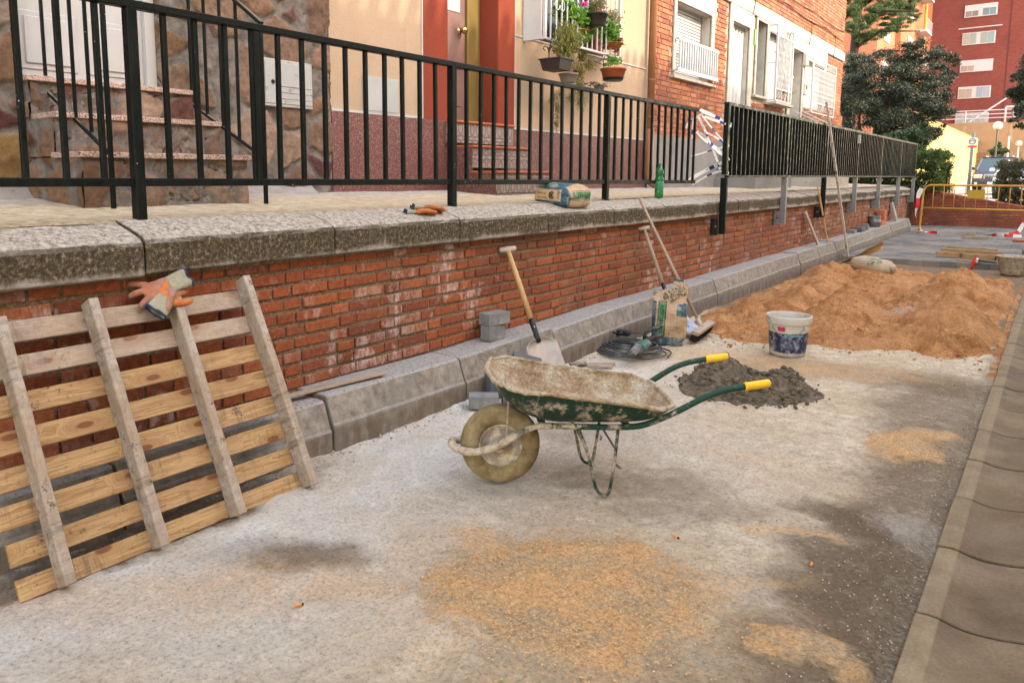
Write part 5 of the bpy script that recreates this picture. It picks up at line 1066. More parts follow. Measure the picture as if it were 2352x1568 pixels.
PK=[pk(2215,612,.36,.42,.7),pk(2205,645,.20,.3,.35),pk(2188,667,.36,.36,.55),pk(2113,745,.17,.33,.3),pk(1952,654,.26,.26,.35),pk(1925,674,.30,.3,.42),pk(1908,637,.2,.3,.4),pk(1847,652,.2,.22,.35),pk(1911,603,.22,.35,.6),pk(1990,612,.16,.4,.6),pk(1806,677,.20,.22,.35),pk(1716,697,.16,.25,.28),pk(1655,722,.10,.16,.2),pk(2230,760,.12,.2,.3),pk(1990,740,.10,.3,.25),pk(2070,640,.12,.3,.5),pk(2290,690,.1,.15,.4)]
def sandh(x,y):
    d_=poly_dist(x+.05*mn.noise(Vector((x*5,y*5,9)))+.02*mn.noise(Vector((x*19,y*19,2))),y+.06*mn.noise(Vector((x*4,y*4,5)))+.025*mn.noise(Vector((x*17,y*17,12))),SP)
    e=max(0,min(1,(d_+.01)/.16)); e=e*e*(3-2*e) if e<1 else 1
    h=0
    for (cx,cy,hz,sx,sy,_) in PK:
        r_=math.sqrt(((x-cx)/sx)**2+((y-cy)/sy)**2); h=max(h,hz*math.exp(-r_*r_*1.5)*.85,hz*(1-r_*.95))+.0
    v=Vector((x,y,0)); h+= .022+.05*mn.noise(v*2.6)+.045*mn.noise(v*5.5+Vector((7,0,0)))-.015+(.30+.9*max(0,min(1,.5+1.6*mn.noise(v*1.4+Vector((0,0,4))))))*(.055*abs(mn.noise(v*9))+.036*abs(mn.noise(v*17+Vector((3,1,0))))+.024*mn.noise(v*33)+.012*mn.noise(v*60))
    # foot prints and shovel bites
    for (cx,cy,r_) in FP:
        q=math.hypot((x-cx)/r_,(y-cy)/(r_*1.4)); 
        if q<1.5: h-= .035*max(0,1-q*q) ; h+=.012*math.exp(-((q-1.2)/.2)**2)
    return h*e-.02*(1-e)
rf=random.Random(11); FP=[(rf.uniform(-2.3,-.5),rf.uniform(6.4,11.5),rf.uniform(.06,.11)) for _ in range(42)]
t=NT('ochre_sand',.97,.1); v=t.obj; n=t.noise(v,5,7,.75); n2=t.noise(v,1.3,4,.6); c=t.ramp(n,[(.3,(.28,.11,.042)),(.43,(.44,.195,.075)),(.56,(.60,.295,.125)),(.72,(.76,.42,.20))]); c=t.mix(1,c,t.ramp(t.noise(v,75,5,.85),[(.35,.45),(.5,.95),(.65,1.3)]),'MULTIPLY'); c=t.mix(t.ramp(n2,[(.45,0.),(.65,.4)]),c,(.70,.39,.20)); ps=t.blob(t.warp(v,.2,6),-1.05,8.0,.22,.16,.2,.6); c=t.mix(t.math('MULTIPLY',ps,t.ramp(t.noise(v,30,5,.8),[(.45,0.),(.55,.8)])),c,(.55,.47,.4))
SAND=t.out(c,t.bump(t.math('ADD',t.noise(v,30,6,.85),t.math('MULTIPLY',t.noise(v,110,4,.8),.5)),1.,.03))
b=MB(); xs=np.arange(-2.66,-.22,.02); ys=np.concatenate([np.arange(5.7,8.,.0175),np.arange(8.,12.5,.028)])
b.add([(x,y,sandh(x,y)) for y in ys for x in xs],[(j*len(xs)+i,j*len(xs)+i+1,(j+1)*len(xs)+i+1,(j+1)*len(xs)+i) for j in range(len(ys)-1) for i in range(len(xs)-1)])
tag(b.build('sand_heap',SAND,smooth=True,origin=(0,0,0)),'spread heaps of orange-brown building sand covering the dug-out strip','sand')
b=MB(); rr=random.Random(4)
def lump(b,c,r_,sd):
    vs=[];n=6
    for i in range(4):
        th=PI*i/3
        for k in range(n): a=2*PI*k/n; q=r_*(1+.4*mn.noise(Vector((sd+i*2.1,k*1.3,0)))); vs.append((c[0]+q*math.sin(th)*math.cos(a),c[1]+q*math.sin(th)*math.sin(a),c[2]+q*.75*math.cos(th)))
    b.add(vs,[(i*n+k,i*n+(k+1)%n,(i+1)*n+(k+1)%n,(i+1)*n+k) for i in range(3) for k in range(n)])
for i in range(900):
    x=rr.uniform(-2.6,-.28); y=5.65+6*rr.random()**1.8; 
    if poly_dist(x,y,SP)>-.16: lump(b,(x,y,max(0,sandh(x,y))+.002),rr.uniform(.004,.013),i)
tag(b.build('sand_crumbs',SAND,origin=(0,0,0)),kind='stuff'); b=MB()
for i in range(3600):
    a=rr.uniform(0,2*PI); q=math.sqrt(rr.random())*(1.04 if i%5 else 1.35); u_,w_=q*.45*math.cos(a),q*.40*math.sin(a); x=-1.12+u_*math.cos(.6)-w_*math.sin(.6); y=1.93+u_*math.sin(.6)+w_*math.cos(.6)
    if i%9==0: x=-.5+.16*q*math.cos(a); y=4.08+.22*q*math.sin(a)
    lump(b,(x,y,.011+.010*mn.noise(Vector((x*3,y*3,0)))+(.004 if q<1 else -.006)),rr.uniform(.0012,.0042),i)
tag(b.build('sand_grains',simple('pale_sand_grains',(.5,.31,.15),.97,.3,40),origin=(0,0,0)),kind='stuff')
MC=Vector((-1.43,4.60,0))
def morh(x,y):
    dx,dy=x-MC.x,y-MC.y; r_=math.hypot(dx/1.0,dy/1.0); a=math.atan2(dy,dx); R_=.335*(1+.10*math.sin(2*a+.6)+.16*mn.noise(Vector((math.cos(a)*1.6,math.sin(a)*1.6,2)))+.05*mn.noise(Vector((x*14,y*14,0))))
    q=r_/R_
    if q>1.12: return -.02
    ring=math.exp(-((q-.62)/.24)**2); h=(.085+.035*math.sin(2*a+2.2)+.03*math.sin(a*3))*ring+.035*max(0,1-q); v=Vector((x,y,0))
    h*=min(1,max(0,(1.08-q)/.2)); h+=(.022*mn.noise(v*14)+.020*abs(mn.noise(v*26))+.012*mn.noise(v*55)+.006*mn.noise(v*90))*min(1,max(0,(1.12-q)/.15)); return h+.002
t=NT('wet_mortar',.75,.3); v=t.obj; n=t.noise(v,28,6,.75); c=t.ramp(n,[(.3,(.055,.04,.026)),(.52,(.13,.098,.066)),(.72,(.24,.19,.13))]); MOR=t.out(c,t.bump(t.math('ADD',n,t.math('MULTIPLY',t.noise(v,100,4,.8),.5)),1.,.012))
b=MB(); xs=np.arange(-1.9,-.95,.009); ys=np.arange(4.1,5.1,.009)
b.add([(x,y,morh(x,y)) for y in ys for x in xs],[(j*len(xs)+i,j*len(xs)+i+1,(j+1)*len(xs)+i+1,(j+1)*len(xs)+i) for j in range(len(ys)-1) for i in range(len(xs)-1)])
mh=b.build('mortar_heap',MOR,smooth=False,origin=(MC.x,MC.y,0)); tag(mh,'ring-shaped heap of fresh dark mortar on the concrete behind the yellow grips','mortar')
b=MB()
for i in range(520):
    a=rr.uniform(0,2*PI); q=rr.uniform(.15,.36)+abs(rr.gauss(0,.05)); x=MC.x+q*math.cos(a)*1.05; y=MC.y+q*math.sin(a); lump(b,(x,y,max(0,morh(x,y))+.004),rr.uniform(.005,.022)*(1.2 if q<.3 else .7),i)
b.build('mortar_lump',MOR,mh)['kind']='stuff'
# loose grit on the slab
b=MB()
for i in range(2600):
    x=rr.uniform(-2.6,-.25); y=rr.uniform(.6,6.2); 
    if rr.random()<.5: x=-.25-abs(rr.gauss(0,.25))
    lump(b,(x,y,.0+.006*mn.noise(Vector((x*11,y*11,3)))+.008*mn.noise(Vector((x*3,y*3,0)))),rr.uniform(.0012,.0036),i)
for i in range(260):
    y=rr.uniform(1.6,6); x=-2.6+abs(rr.gauss(0,.05)); lump(b,(x,y,.004),rr.uniform(.002,.008),i)
tag(b.build('grit',simple('loose_grit',(.38,.33,.27),.95,.5,9),origin=(0,0,0)),kind='stuff')
# cigarette ends
for i,(px,py,rz,l) in enumerate(((685,1388,.9,'orange cigarette end lying near the foot of the pallet'),(1551,1232,-.3,'orange cigarette end lying beyond the big sand patch'),(1864,1294,1.6,'orange cigarette end lying on the dark damp patch by the gutter'))):
    p=U(px,py,2,.006); g=thing('cigarette_end',l,'cigarette end',p,'cigarette ends on the ground'); d_=Vector((math.cos(rz),math.sin(rz),.05))*.011
    MB().tube([p-d_,p+d_],.0042,8).build('filter',simple('filter_orange',(.6,.22,.05),.8,.1),g,smooth=True); MB().tube([p+d_,p+d_*1.5],.0042,8).build('burnt_tip',DARK,g)
# ================= BARRIER AND TAPES =================
YB=simple('barrier_yellow',(.52,.25,.025),.5,.2,10,.1,.002,dirt=(.3,.15,.03),dirtf=.62)
ba=thing('crowd_barrier','yellow tubular steel barrier with small number plate in front of the end wall','barrier',(-1.3,19.35,.08)); by=19.3
zt_=1.115; zl=.60; xa=-2.375; xb=.15
T_=smooth_path([Vector((xa-.02,by,.10)),Vector((xa,by,.8)),Vector((xa+.005,by,1.02)),Vector((xa+.08,by,zt_)),Vector((xa+.3,by,zt_)),Vector((-.5,by,zt_-.005)),Vector((xb-.1,by,zt_-.01)),Vector((xb,by,1.0)),Vector((xb,by,.1))],2)
MB().tube(T_,.021,8)  .build('frame',YB,ba,smooth=True); MB().tube([(xa,by,zl+.02),(xb,by,zl)],.019,8).build('lower_rail',YB,ba,smooth=True)
mm=None
for k in range(1,13):
    x=xa+(xb-xa)*k/13; z0=zl+.01
    if mm is None: mm=MB().tube([(0,0,0),(0,0,.5)],.0085,6).build('bar',YB,ba,smooth=True,local=True); o=mm
    else: o=mm.copy(); COL.objects.link(o)
    o.location=lot(ba,(x,by,z0))
for x in (xa-.02,xb): MB().bar((x,by-.25,.095),(x,by+.25,.095),.05,.02).build('foot',YB,ba,bevel=.004)
pa=U(2223,436,1,by); pb=U(2262,457,1,by); o=MB().box((pa.x,by-.035,pb.z),(pb.x,by-.026,pa.z)).build('number_plate',simple('ochre_plate',(.42,.26,.02),.5,.1),ba,bevel=.003); MB().box(((pa.x+pb.x)/2-.01,by-.04,pb.z),((pa.x+pb.x)/2+.01,by-.035,pa.z)).build('rib',YB,o)
RW=None
t=NT('red_white_tape',.45,.4); s_=t.n('UVMap',0); u_=t.sep(s_,0); k=t.math('GREATER_THAN',t.math('FRACT',u_),.5); RW=t.out(t.mix(k,(.68,.66,.64),(.6,.02,.03)))
t=NT('police_tape_film',.4,.4); u_=t.sep(t.n('UVMap',0),0); k=t.math('GREATER_THAN',t.math('FRACT',t.math('ADD',u_,.35)),.84); BT=t.out(t.mix(k,(.74,.73,.70),(.02,.035,.22)))
def ribbon(name,P_,w_,mat,parent,upv=(0,0,1),tw=0,rep=.35,seed=0,crump=.006):
    P_=smooth_path([Vector(p) for p in P_],2); b=MB(); vs=[]; L=[0]
    for a,c in zip(P_,P_[1:]): L.append(L[-1]+(c-a).length)
    for i,p in enumerate(P_):
        a=P_[max(0,i-1)]; c=P_[min(len(P_)-1,i+1)]; d_=(c-a).normalized(); s_=d_.cross(Vector((1,-.6,0)).normalized()).normalized(); f=1+.35*mn.noise(Vector((L[i]*6,seed,0)))
        s_=(Matrix.Rotation(tw*math.sin(L[i]*5+seed),3,d_)@s_); q=Vector((crump*mn.noise(Vector((L[i]*14,seed,1))),crump*mn.noise(Vector((L[i]*14,seed,2))),crump*mn.noise(Vector((L[i]*14,seed,3)))))
        for h in(-.5,-.17,.17,.5): vs.append(p+s_*w_*h*f+q*(1 if abs(h)<.3 else -1))
    fs=[(i*4+k,i*4+k+1,i*4+k+5,i*4+k+4) for i in range(len(P_)-1) for k in range(3)]
    b.add(vs,fs); o=b.build(name,mat,parent,smooth=True); uv=o.data.uv_layers.new(name='UVMap')
    for lp in o.data.loops: uv.data[lp.index].uv=(L[lp.vertex_index//4]/rep,(lp.vertex_index%4)/3)
    return o,P_,L
rt=thing('barrier_tape','red and white plastic tape knotted on the barrier corner and trailing to the paving','tape',(-2.37,19.25,.1))
ribbon('tape_strip',[(-2.40,19.2,1.05),(-2.46,19.2,.86),(-2.43,19.18,.7),(-2.49,19.2,.5),(-2.43,19.18,.3),(-2.33,19.1,.12),(-2.18,19.0,.1),(-1.98,18.9,.09)],.085,RW,rt,tw=.7,rep=.45,seed=1); ribbon('loose_end',[(-2.38,19.25,1.08),(-2.33,19.2,1.13),(-2.30,19.2,1.18)],.02,RW,rt)
rt=thing('barrier_tape','red and white plastic tape lying on the paving at the right end of the barrier','tape',(-.6,19.0,.1))
ribbon('tape_strip',[(-.50,19.2,.75),(-.52,19.15,.5),(-.56,19.1,.28),(-.66,19.0,.11),(-.9,18.9,.12),(-1.05,18.9,.10)],.08,RW,rt,tw=.6,rep=.4,seed=5); ribbon('loose_end',[(-.55,18.9,.10),(-.8,18.8,.11),(-1.15,19.0,.1)],.07,RW,rt,tw=.3,rep=.3,seed=8)
pl=thing('police_tape','white and blue police tape tangled across the gap between the two railings','tape',(-2.9,7.75,1.3))
def TP(zx,zy):
    px,py=(2700+zx/4.613)*.5742,(420+zy/4.613)*.5742; f=max(0,min(1,(zx-350)/650)); return U(px,py,0,-3.05+.33*f)
tapes=[([(470,85),(545,130),(820,250),(1045,365)],.03,0),([(540,215),(700,270),(920,345),(1040,400)],.024,1),([(550,130),(350,260),(235,330),(205,440)],.024,2),([(500,200),(700,450),(945,725)],.016,3),([(440,230),(560,470),(620,640),(740,900),(835,1190)],.028,4),([(405,490),(600,670),(780,830),(905,925)],.045,5),([(550,500),(720,570),(940,730)],.022,6),([(1005,745),(800,800),(480,900),(300,945)],.014,7),([(1000,760),(850,800),(640,850),(330,940)],.012,8),([(1000,985),(800,1100),(500,1240),(235,1405)],.040,9),([(985,1230),(840,1215),(620,1290),(320,1470)],.020,10),([(880,1225),(940,1260),(990,1270)],.04,11),([(360,160),(330,380),(310,620)],.02,12),([(225,160),(260,240),(330,290)],.018,13)]
for P_,w_,sd_ in tapes:
    o,PP,LL=ribbon('tape_strip',[TP(*p) for p in P_],w_,BT,pl,tw=.12,rep=.34,seed=sd_,crump=.003)
def taptext(s,a,b_,size,flip=False):
    A_=TP(*a);B_=TP(*b_); d_=(B_-A_).normalized(); n_=Vector((1,-.6,0)).normalized(); u_=n_.cross(d_).normalized(); n2=d_.cross(u_); 
    text_mesh('tape_lettering',s,frame(A_.lerp(B_,.5)+n2*.008,d_,u_),simple_ink,pl,size)
simple_ink=simple('tape_ink',(.012,.015,.06),.5,.1)
taptext('PASAR',(405,490),(570,635),.036); taptext('POLICIA LOCAL',(480,1240),(740,1120),.03); taptext('NO PASAR',(870,275),(1040,350),.026); taptext('LOCAL',(600,520),(735,590),.022); taptext('NO PASAR',(450,260),(540,470),.024); taptext('LOCAL',(640,760),(700,880),.02)
# ================= LOOSE THINGS ON THE NEW PAVING =================
def fplank(px0,py0,px1,py1,z,w_,h_,label,dy=0,mat=W_GR):
    a=U(px0,py0,2,z);b_=U(px1,py1,2,z); d_=(b_-a); o=plank('timber_piece',mat,None,frame((a+b_)/2,d_,Vector((0,0,1)).cross(d_)),d_.length,w_,h_,.003,.002,int(px0)); tag(o,label,'timber','timber on the new paving')
fplank(2150,582,2310,594,.125,.05,.07,'longest timber on the new paving, nearest the sand pit',mat=W_NEW); fplank(2163,573,2300,582,.115,.06,.05,'middle timber of the three lying side by side on the paving',mat=W_NEW); fplank(2178,567,2292,575,.11,.06,.05,'farthest timber of the three lying side by side on the paving')
fplank(2209,544,2272,546,.11,.06,.06,'longer of two short brown timber blocks out on the paving'); fplank(2212,536,2241,537,.11,.06,.06,'shorter of two short brown timber blocks out on the paving'); fplank(2330,552,2362,554,.1,.2,.04,'reddish board at the right edge of the new paving',mat=REDT)
fplank(2200,597,2260,603,.085,.08,.02,'thin pale offcut by the front edge of the paving',mat=W_NEW)
ml=thing('hammer','mallet with pale head and dark handle lying on the front edge of the paving','hammer',(-.75,13,.09)); a=U(2241,598,2,.12); b_=U(2290,604,2,.10)
MB().tube([a,b_],.012,8).build('handle',BLK,ml,smooth=True); MB().box(tuple(a-Vector((.03,.06,.03))),tuple(a+Vector((.03,.06,.03)))).build('head',simple('pale_hammer',(.5,.48,.45),.5,.1),ml,bevel=.008)
tw=thing('trowel_handle','red-handled tool standing stuck in the far sand mound','trowel',U(2235,612,1,10.2)); a=U(2233,612,1,10.3); b_=U(2240,590,1,10.3)
MB().tube([a-(b_-a)*.6,a,a.lerp(b_,.5),b_],[.005,.016,.019,.014],8).build('handle',simple('red_plastic',(.45,.02,.02),.4,.1),tw,smooth=True); MB().tube([b_,b_+(b_-a)*.15],[.014,.010],8).build('end_cap',simple('green_cap',(.03,.12,.04),.5),tw)
rb2=thing('rubber_bucket','cement-smeared black rubber bucket on the earth at the right edge','bucket',(-.40,11.5,0)); c0=U(2324,634,2,0); c0=Vector((c0.x,c0.y+.15,0.0))
t=m_crust('smeared_rubber',(.05,.045,.04),.6,.12)
MB().lathe([(0,.01),(.125,.0),(.14,.02),(.185,.235),(.2,.245),(.198,.255),(.178,.245),(.13,.03),(0,.03)],c0,32).build('bucket_body',t,rb2,smooth=True)
MB().tube([c0+Vector((-.19,0,.24)),c0+Vector((-.2,-.03,.19)),c0+Vector((-.19,-.06,.24))],.01,6).build('rope_handle',BLK,rb2)
for i,(dx,dy,dz,rz,rx) in enumerate(((-.06,.0,.16,.3,.1),(.07,.02,.14,1.2,-.1),(-.02,.45,.08,.4,.3),(.1,.42,.1,1.0,.5),(.05,.6,.08,.2,.0),(.16,.55,.12,.7,.4),(-.16,.5,.08,2.,.1),(.12,.75,.16,.3,.7))):
    paver(['broken paver lying in the rubber bucket, left one','broken paver lying in the rubber bucket, right one','paver of the rubble pile closest behind the bucket','leaning paver of the rubble pile behind the bucket','flat paver at the base of the rubble pile','propped paver on the right of the rubble pile','paver lying left of the rubble pile','topmost tilted paver of the rubble pile'][i],PMx(c0.x+dx,c0.y+dy+(.9 if i>1 else 0),dz,rz,rx),PB if i%3 else PBD,(.17,.09,.07))
# paper sack in the sand
sk=thing('cement_bag','cream sack with green print half sunk in the sand at the far side','bag',(-1.9,11.2,.1)); q0=U(1998,606,2,.2)
b=MB(frame(q0+Vector((0,.2,-.04)),(.95,-.5,-.12),(.5,.95,0))); b.grid(lambda u,v:(lambda a,ph:Vector((.26*abs(math.cos(ph))**.5*(1)*abs(math.cos(a))**.5*(1 if math.cos(a)>0 else -1),.17*abs(math.cos(ph))**.5*abs(math.sin(a))**.5*(1 if math.sin(a)>0 else -1),.10*math.sin(ph)+.01*mn.noise(Vector((u*9,v*9,0))))))(2*PI*u,PI*(v-.5)),40,20)
t=NT('cream_sack',.8,.2); x=t.noise(t.obj,5,3); b.build('sack',t.out(t.ramp(x,[(.42,(.38,.29,.2)),(.6,(.36,.27,.19)),(.66,(.05,.14,.06)),(.7,(.36,.27,.19))]),t.bump(t.noise(t.obj,14,5),.8,.01)),sk,smooth=True)
ps=thing('paper_sack','empty brown paper sack standing open at the edge of the paving','paper sack',(-2.1,12.4,.1)); c1=U(1990,578,1,12.5)
MB().grid(lambda u,v:Vector((c1.x-.42+.62*v+.03*mn.noise(Vector((u*4,v*4,0))),12.5-.02*u+.12*u*(1-u)*4,c1.z-.22+.30*v**1.3+(.14*(u-.3))*v+.03*mn.noise(Vector((u*5,v*5,3))))),20,24).build('sack',simple('kraft_paper',(.46,.28,.14),.85,.2,8,.6,.006),ps,smooth=True,solid=.002)
# ================= WINDOW PLANTS =================
TERR=simple('terracotta_plastic',(.32,.085,.035),.6,.15,10); GPOT=simple('grey_plastic_pot',(.2,.18,.17),.6,.15,10); BPOT=simple('brown_black_pot',(.035,.028,.027),.5,.15,10)
L1=m_leaf('geranium_leaf',[(.05,.13,.02),(.12,.26,.04),(.22,.36,.06)],.35); L2=m_leaf('dry_green_leaf',[(.10,.12,.035),(.18,.19,.06),(.30,.24,.07),(.12,.15,.05)],.3); L3=m_leaf('dusty_leaf',[(.16,.14,.09),(.26,.22,.13),(.12,.13,.06),(.3,.22,.15)],.25)
def W(px,py,x=-3.82): return U(px,py,0,x)
def potted(nm,label,px0,py0,px1,py1,mat,leafspec,x=-3.82,square=False,cat='potted plant'):
    a=W(px0,py0,x); b_=W(px1,py0,x); c=W((px0+px1)/2,py1,x); r_=(b_.y-a.y)/2*.8; h=a.z-c.z; cy=(a.y+b_.y)/2; base=Vector((x,cy,c.z))
    g=thing(nm,label,cat,base,'potted plants on the window grille')
    if square: p=MB(Matrix.Translation(base)); p.add([(sx*r_*k,sy*r_*1.05*k,z) for z,k in((0,.8),(h,1)) for sx,sy in((-1,-1),(1,-1),(1,1),(-1,1))],[(3,2,1,0),(4,5,6,7),(0,1,5,4),(1,2,6,5),(2,3,7,6),(3,0,4,7)]); p.box((-r_*1.06,-r_*1.12,h*.88),(r_*1.06,r_*1.12,h)); p.build('pot',mat,g,bevel=.003)
    else: MB().lathe([(0,0),(r_*.72,0),(r_*.76,h*.05),(r_*.93,h*.82),(r_*1.0,h*.83),(r_*1.02,h),(r_*.9,h),(r_*.85,h*.85),(0,h*.8)],base,22).build('pot',mat,g,smooth=True)
    for k,(bl,n,sz,lm,asp,dr) in enumerate(leafspec):
        blobs=[]
        for (qx,qy,rx,ry) in bl:
            p=W(qx,qy,x); e=W(qx+rx,qy,x); f=W(qx,qy+ry,x); blobs.append((tuple(p),(.09+.3*abs(e.y-p.y)*.5,abs(e.y-p.y)*.8,abs(p.z-f.z))))
        leaves('foliage',blobs,n,sz,lm,g,asp=asp,shell=.15,droop=dr,seed=k+int(px0))
    return g
potted('planter','dark square planter at the left of the window, bushy yellowing plant above it',1259,132,1296,163,BPOT,[([(1300,85,24,40),(1290,110,20,22),(1318,95,16,36)],1500,.045,L2,.3,1.2)],square=True)
potted('flowerpot','grey round pot under the window sill with a thin straggly plant',1291,167,1320,190,GPOT,[([(1306,150,14,18),(1300,140,10,20)],350,.03,L2,.3,.3)])
potted('flowerpot','black pot hanging high on the grille with a dry silvery plant',1352,26,1386,60,BPOT,[([(1372,10,14,18)],700,.03,L3,.35,.2)],x=-3.88)
potted('flowerpot','terracotta pot in a wire holder at the right of the window',1391,154,1426,184,TERR,[([(1408,138,14,16),(1400,148,8,6)],260,.035,L1,.45,.1)],x=-3.80)
potted('flowerpot','tiny grey pot low on the wall with a purple-leaved plant',1368,194,1385,208,GPOT,[([(1362,192,14,8),(1387,196,9,9)],200,.022,m_leaf('purple_leaf',[(.06,.02,.04),(.12,.04,.07)]),.4,.2)],x=-4.05)
potted('flowerpot','pot of bright green geraniums behind the middle of the grille',1310,66,1345,80,TERR,[([(1322,45,30,30),(1300,25,22,26),(1345,50,20,34),(1325,85,22,20)],3200,.05,L1,.85,0)],x=-4.02)
potted('flowerpot','pot with a bushy grey-green plant at the right of the grille',1388,96,1420,112,TERR,[([(1402,42,20,22)],900,.035,L3,.3,.2),([(1398,72,22,30),(1404,98,20,16)],1500,.04,L1,.7,0)],x=-3.97)
tr=thing('trailing_plant','long dry trailing plant hanging from the sill down past the railing','plant',W(1335,150,-4.02)); 
def bl_(L_,x): return [(tuple(W(a,b_,x)),(.05,abs(W(a+r1,b_,x).y-W(a,b_,x).y),abs(W(a,b_+r2,x).z-W(a,b_,x).z))) for a,b_,r1,r2 in L_]
leaves('foliage',bl_([(1336,130,9,25),(1333,165,9,25),(1332,200,9,25),(1334,235,7,25),(1345,118,14,12),(1355,150,16,14)],-4.03),2200,.035,L2,tr,.22,.1,1.5,seed=5)
tr=thing('trailing_plant','grey tangled trailing plant hanging below the dark square planter','plant',W(1275,240,-4.08)); leaves('foliage',bl_([(1272,225,9,20),(1280,250,10,30),(1288,215,8,14),(1278,285,6,25),(1312,225,9,16)],-4.08),1500,.04,L3,tr,.12,.1,1.5,seed=6)
FLW=simple('magenta_petal',(.55,.03,.3),.6,.1); FLR=simple('dark_red_petal',(.3,.015,.05),.6,.1)
for i,(px,py,m,r_,l) in enumerate(((1341,10,FLW,.05,'bright pink geranium head at the top of the window'),(1424,91,FLR,.03,'small dark red flower sticking out to the right'),(1415,118,FLR,.035,'dark red flower head above the terracotta pot'),(1320,163,FLR,.022,'single dark red bloom over the grey round pot'))):
    p=W(px,py,-3.85); g=leaves('flower_head',[(tuple(p),(r_*.8,r_*.8,r_*.6))],70,.022,m,None,.8,.3,seed=i); tag(g,l,'flower','flowers at the window')
    MB().tube([tuple(p),tuple(p+Vector((-.03,.01,-.12)))],.003,4).build('stem',L1,g)
wh_=thing('wire_pot_holder','black wrought wire holder carrying the terracotta pot','pot holder',W(1408,186,-3.8)); b=MB(); a=W(1386,140,-3.8);c=W(1386,186,-3.8);e=W(1424,188,-3.8);f=W(1428,160,-3.8)
b.tube([W(1390,128,-3.9),a,c,e,f],.004,5); b.tube([W(1362,140,-3.9),W(1392,152,-3.8)],.004,5); b.tube([W(1384,126,-3.9),W(1420,128,-3.85)],.004,5); b.lathe([(0,-.0),(.10,.0),(.115,.03),(.11,.03),(0,.008)],W(1408,186,-3.8),18); b.build('wire',BLK,wh_)
wh_=thing('wire_pot_holder','black scrolled wire holder behind the dark square planter','pot holder',W(1262,120,-3.9)); b=MB(); b.tube([W(1261,135,-3.85),W(1261,115,-3.88),W(1265,100,-3.9),W(1272,94,-3.9)],.005,5); b.tube([W(1261,118,-3.88),W(1256,108,-3.88),W(1250,106,-3.88),W(1248,113,-3.88),W(1252,117,-3.88)],.005,5); b.tube([W(1261,118,-3.88),W(1267,109,-3.88),W(1274,108,-3.88),W(1275,114,-3.88)],.005,5); b.build('wire',BLK,wh_)
# ================= GARDEN =================
def G2(px,py,D):   # point on the sight line at forward distance D
    r=ray(px,py); f=Vector((-math.sin(YAW),math.cos(YAW),0)); return Vector((0,0,CH))+r*(D/r.dot(f))
DK=m_leaf('olive_leaf',[(.010,.014,.007),(.02,.027,.013),(.05,.06,.034),(.014,.02,.010)],.06); CD=m_leaf('cedar_needle',[(.02,.04,.012),(.05,.085,.025),(.09,.13,.04)],.15); HG=m_leaf('hedge_leaf',[(.018,.032,.008),(.04,.065,.014),(.08,.11,.025)],.35); OL=m_leaf('oleander_leaf',[(.012,.025,.01),(.03,.05,.018),(.05,.08,.03)],.1); BK_=simple('bark',(.028,.02,.014),.95,.4,10,.9,.02); BRH=m_leaf('brown_hedge_leaf',[(.05,.045,.02),(.09,.075,.035),(.03,.03,.012)],.15)
def blobs_px(L_,D,jd=1.0,sc=1.0,seed=0):
    r=random.Random(seed); o=[]
    for (px,py,rp) in L_:
        d_=D+r.uniform(-jd,jd); p=G2(px,py,d_); rr_=rp*d_/FL*sc; o.append((tuple(p),(rr_,rr_,rr_*.85)))
    return o
def split(bl,n=7,k=.42,seed=1):
    r=random.Random(seed); o=[]
    for (c,s) in bl:
        for _ in range(n):
            v=Vector((r.gauss(0,1),r.gauss(0,1),r.gauss(0,1))).normalized()*r.uniform(.45,.95); o.append(((c[0]+v.x*s[0],c[1]+v.y*s[1],c[2]+v.z*s[2]),(s[0]*k*r.uniform(.6,1.2),s[1]*k*r.uniform(.6,1.2),s[2]*k*r.uniform(.5,1))))
        o.append((c,tuple(x*.55 for x in s)))
    return o
olive=thing('olive_tree','large dark grey-green olive tree behind the far railing beside the brick house','tree',G2(1995,400,23))
OB=blobs_px([(1975,250,52),(2030,190,55),(2090,230,60),(2130,180,45),(2060,140,45),(1990,170,45),(2150,250,42),(2110,290,50),(2030,280,55),(1960,310,40),(2160,125,30),(1955,200,35),(2190,140,18),(2100,110,28),(2165,225,30)],24,1.2,1.,3)
leaves('crown',split(OB+blobs_px([(2000,230,60),(2060,250,60),(2100,200,50),(1960,150,35),(2170,175,30),(2040,310,50),(2080,150,40),(2150,300,28)],25,.8,1,8),13,.45),170000,.066,DK,olive,.34,.08,seed=2)
b=MB(); base=G2(1990,345,23); base.z=1.0
for tx,ty in((1975,250),(2030,230),(2100,250),(2060,180),(2140,200)): p=G2(tx,ty,24); b.tube(smooth_path([base,base.lerp(p,.35)+Vector((.1,0,.15)),base.lerp(p,.7)+Vector((-.1,.1,.1)),p],1),[.12,.10,.09,.08,.07,.05,.03,.02][:len(smooth_path([base,base,base,p],1))],7)
b.build('trunk',BK_,olive,smooth=True)
ced=thing('cedar_tree','cedar with drooping feathery branches rising above the olive at the house corner','tree',G2(1950,380,29))
CB=blobs_px([(1960,20,34),(2000,40,36),(2040,20,38),(2080,15,30),(1985,80,26),(2030,75,28),(2065,55,24),(1955,60,24),(2095,35,18),(2000,-10,40),(2060,-20,40),(1955,-20,36)],28,1.5,1,5)
leaves('crown',[(c,(s[0],s[1],s[2]*.55)) for c,s in split(CB,14,.42,4)],95000,.12,CD,ced,.10,.0,1.2,seed=8)
b=MB(); base=G2(1945,380,29); base.z=.9; b.tube([base,base+Vector((0,0,5)),base+Vector((.1,0,10))],[.22,.16,.08],9)
for k in range(7): z=4.5+k*.7; b.tube([base+Vector((0,0,z)),base+Vector((.9,-.3,z+.5)),base+Vector((2.3-.1*k,-.6,z+.3))],[.07,.05,.02],6)
b.build('trunk',BK_,ced,smooth=True)
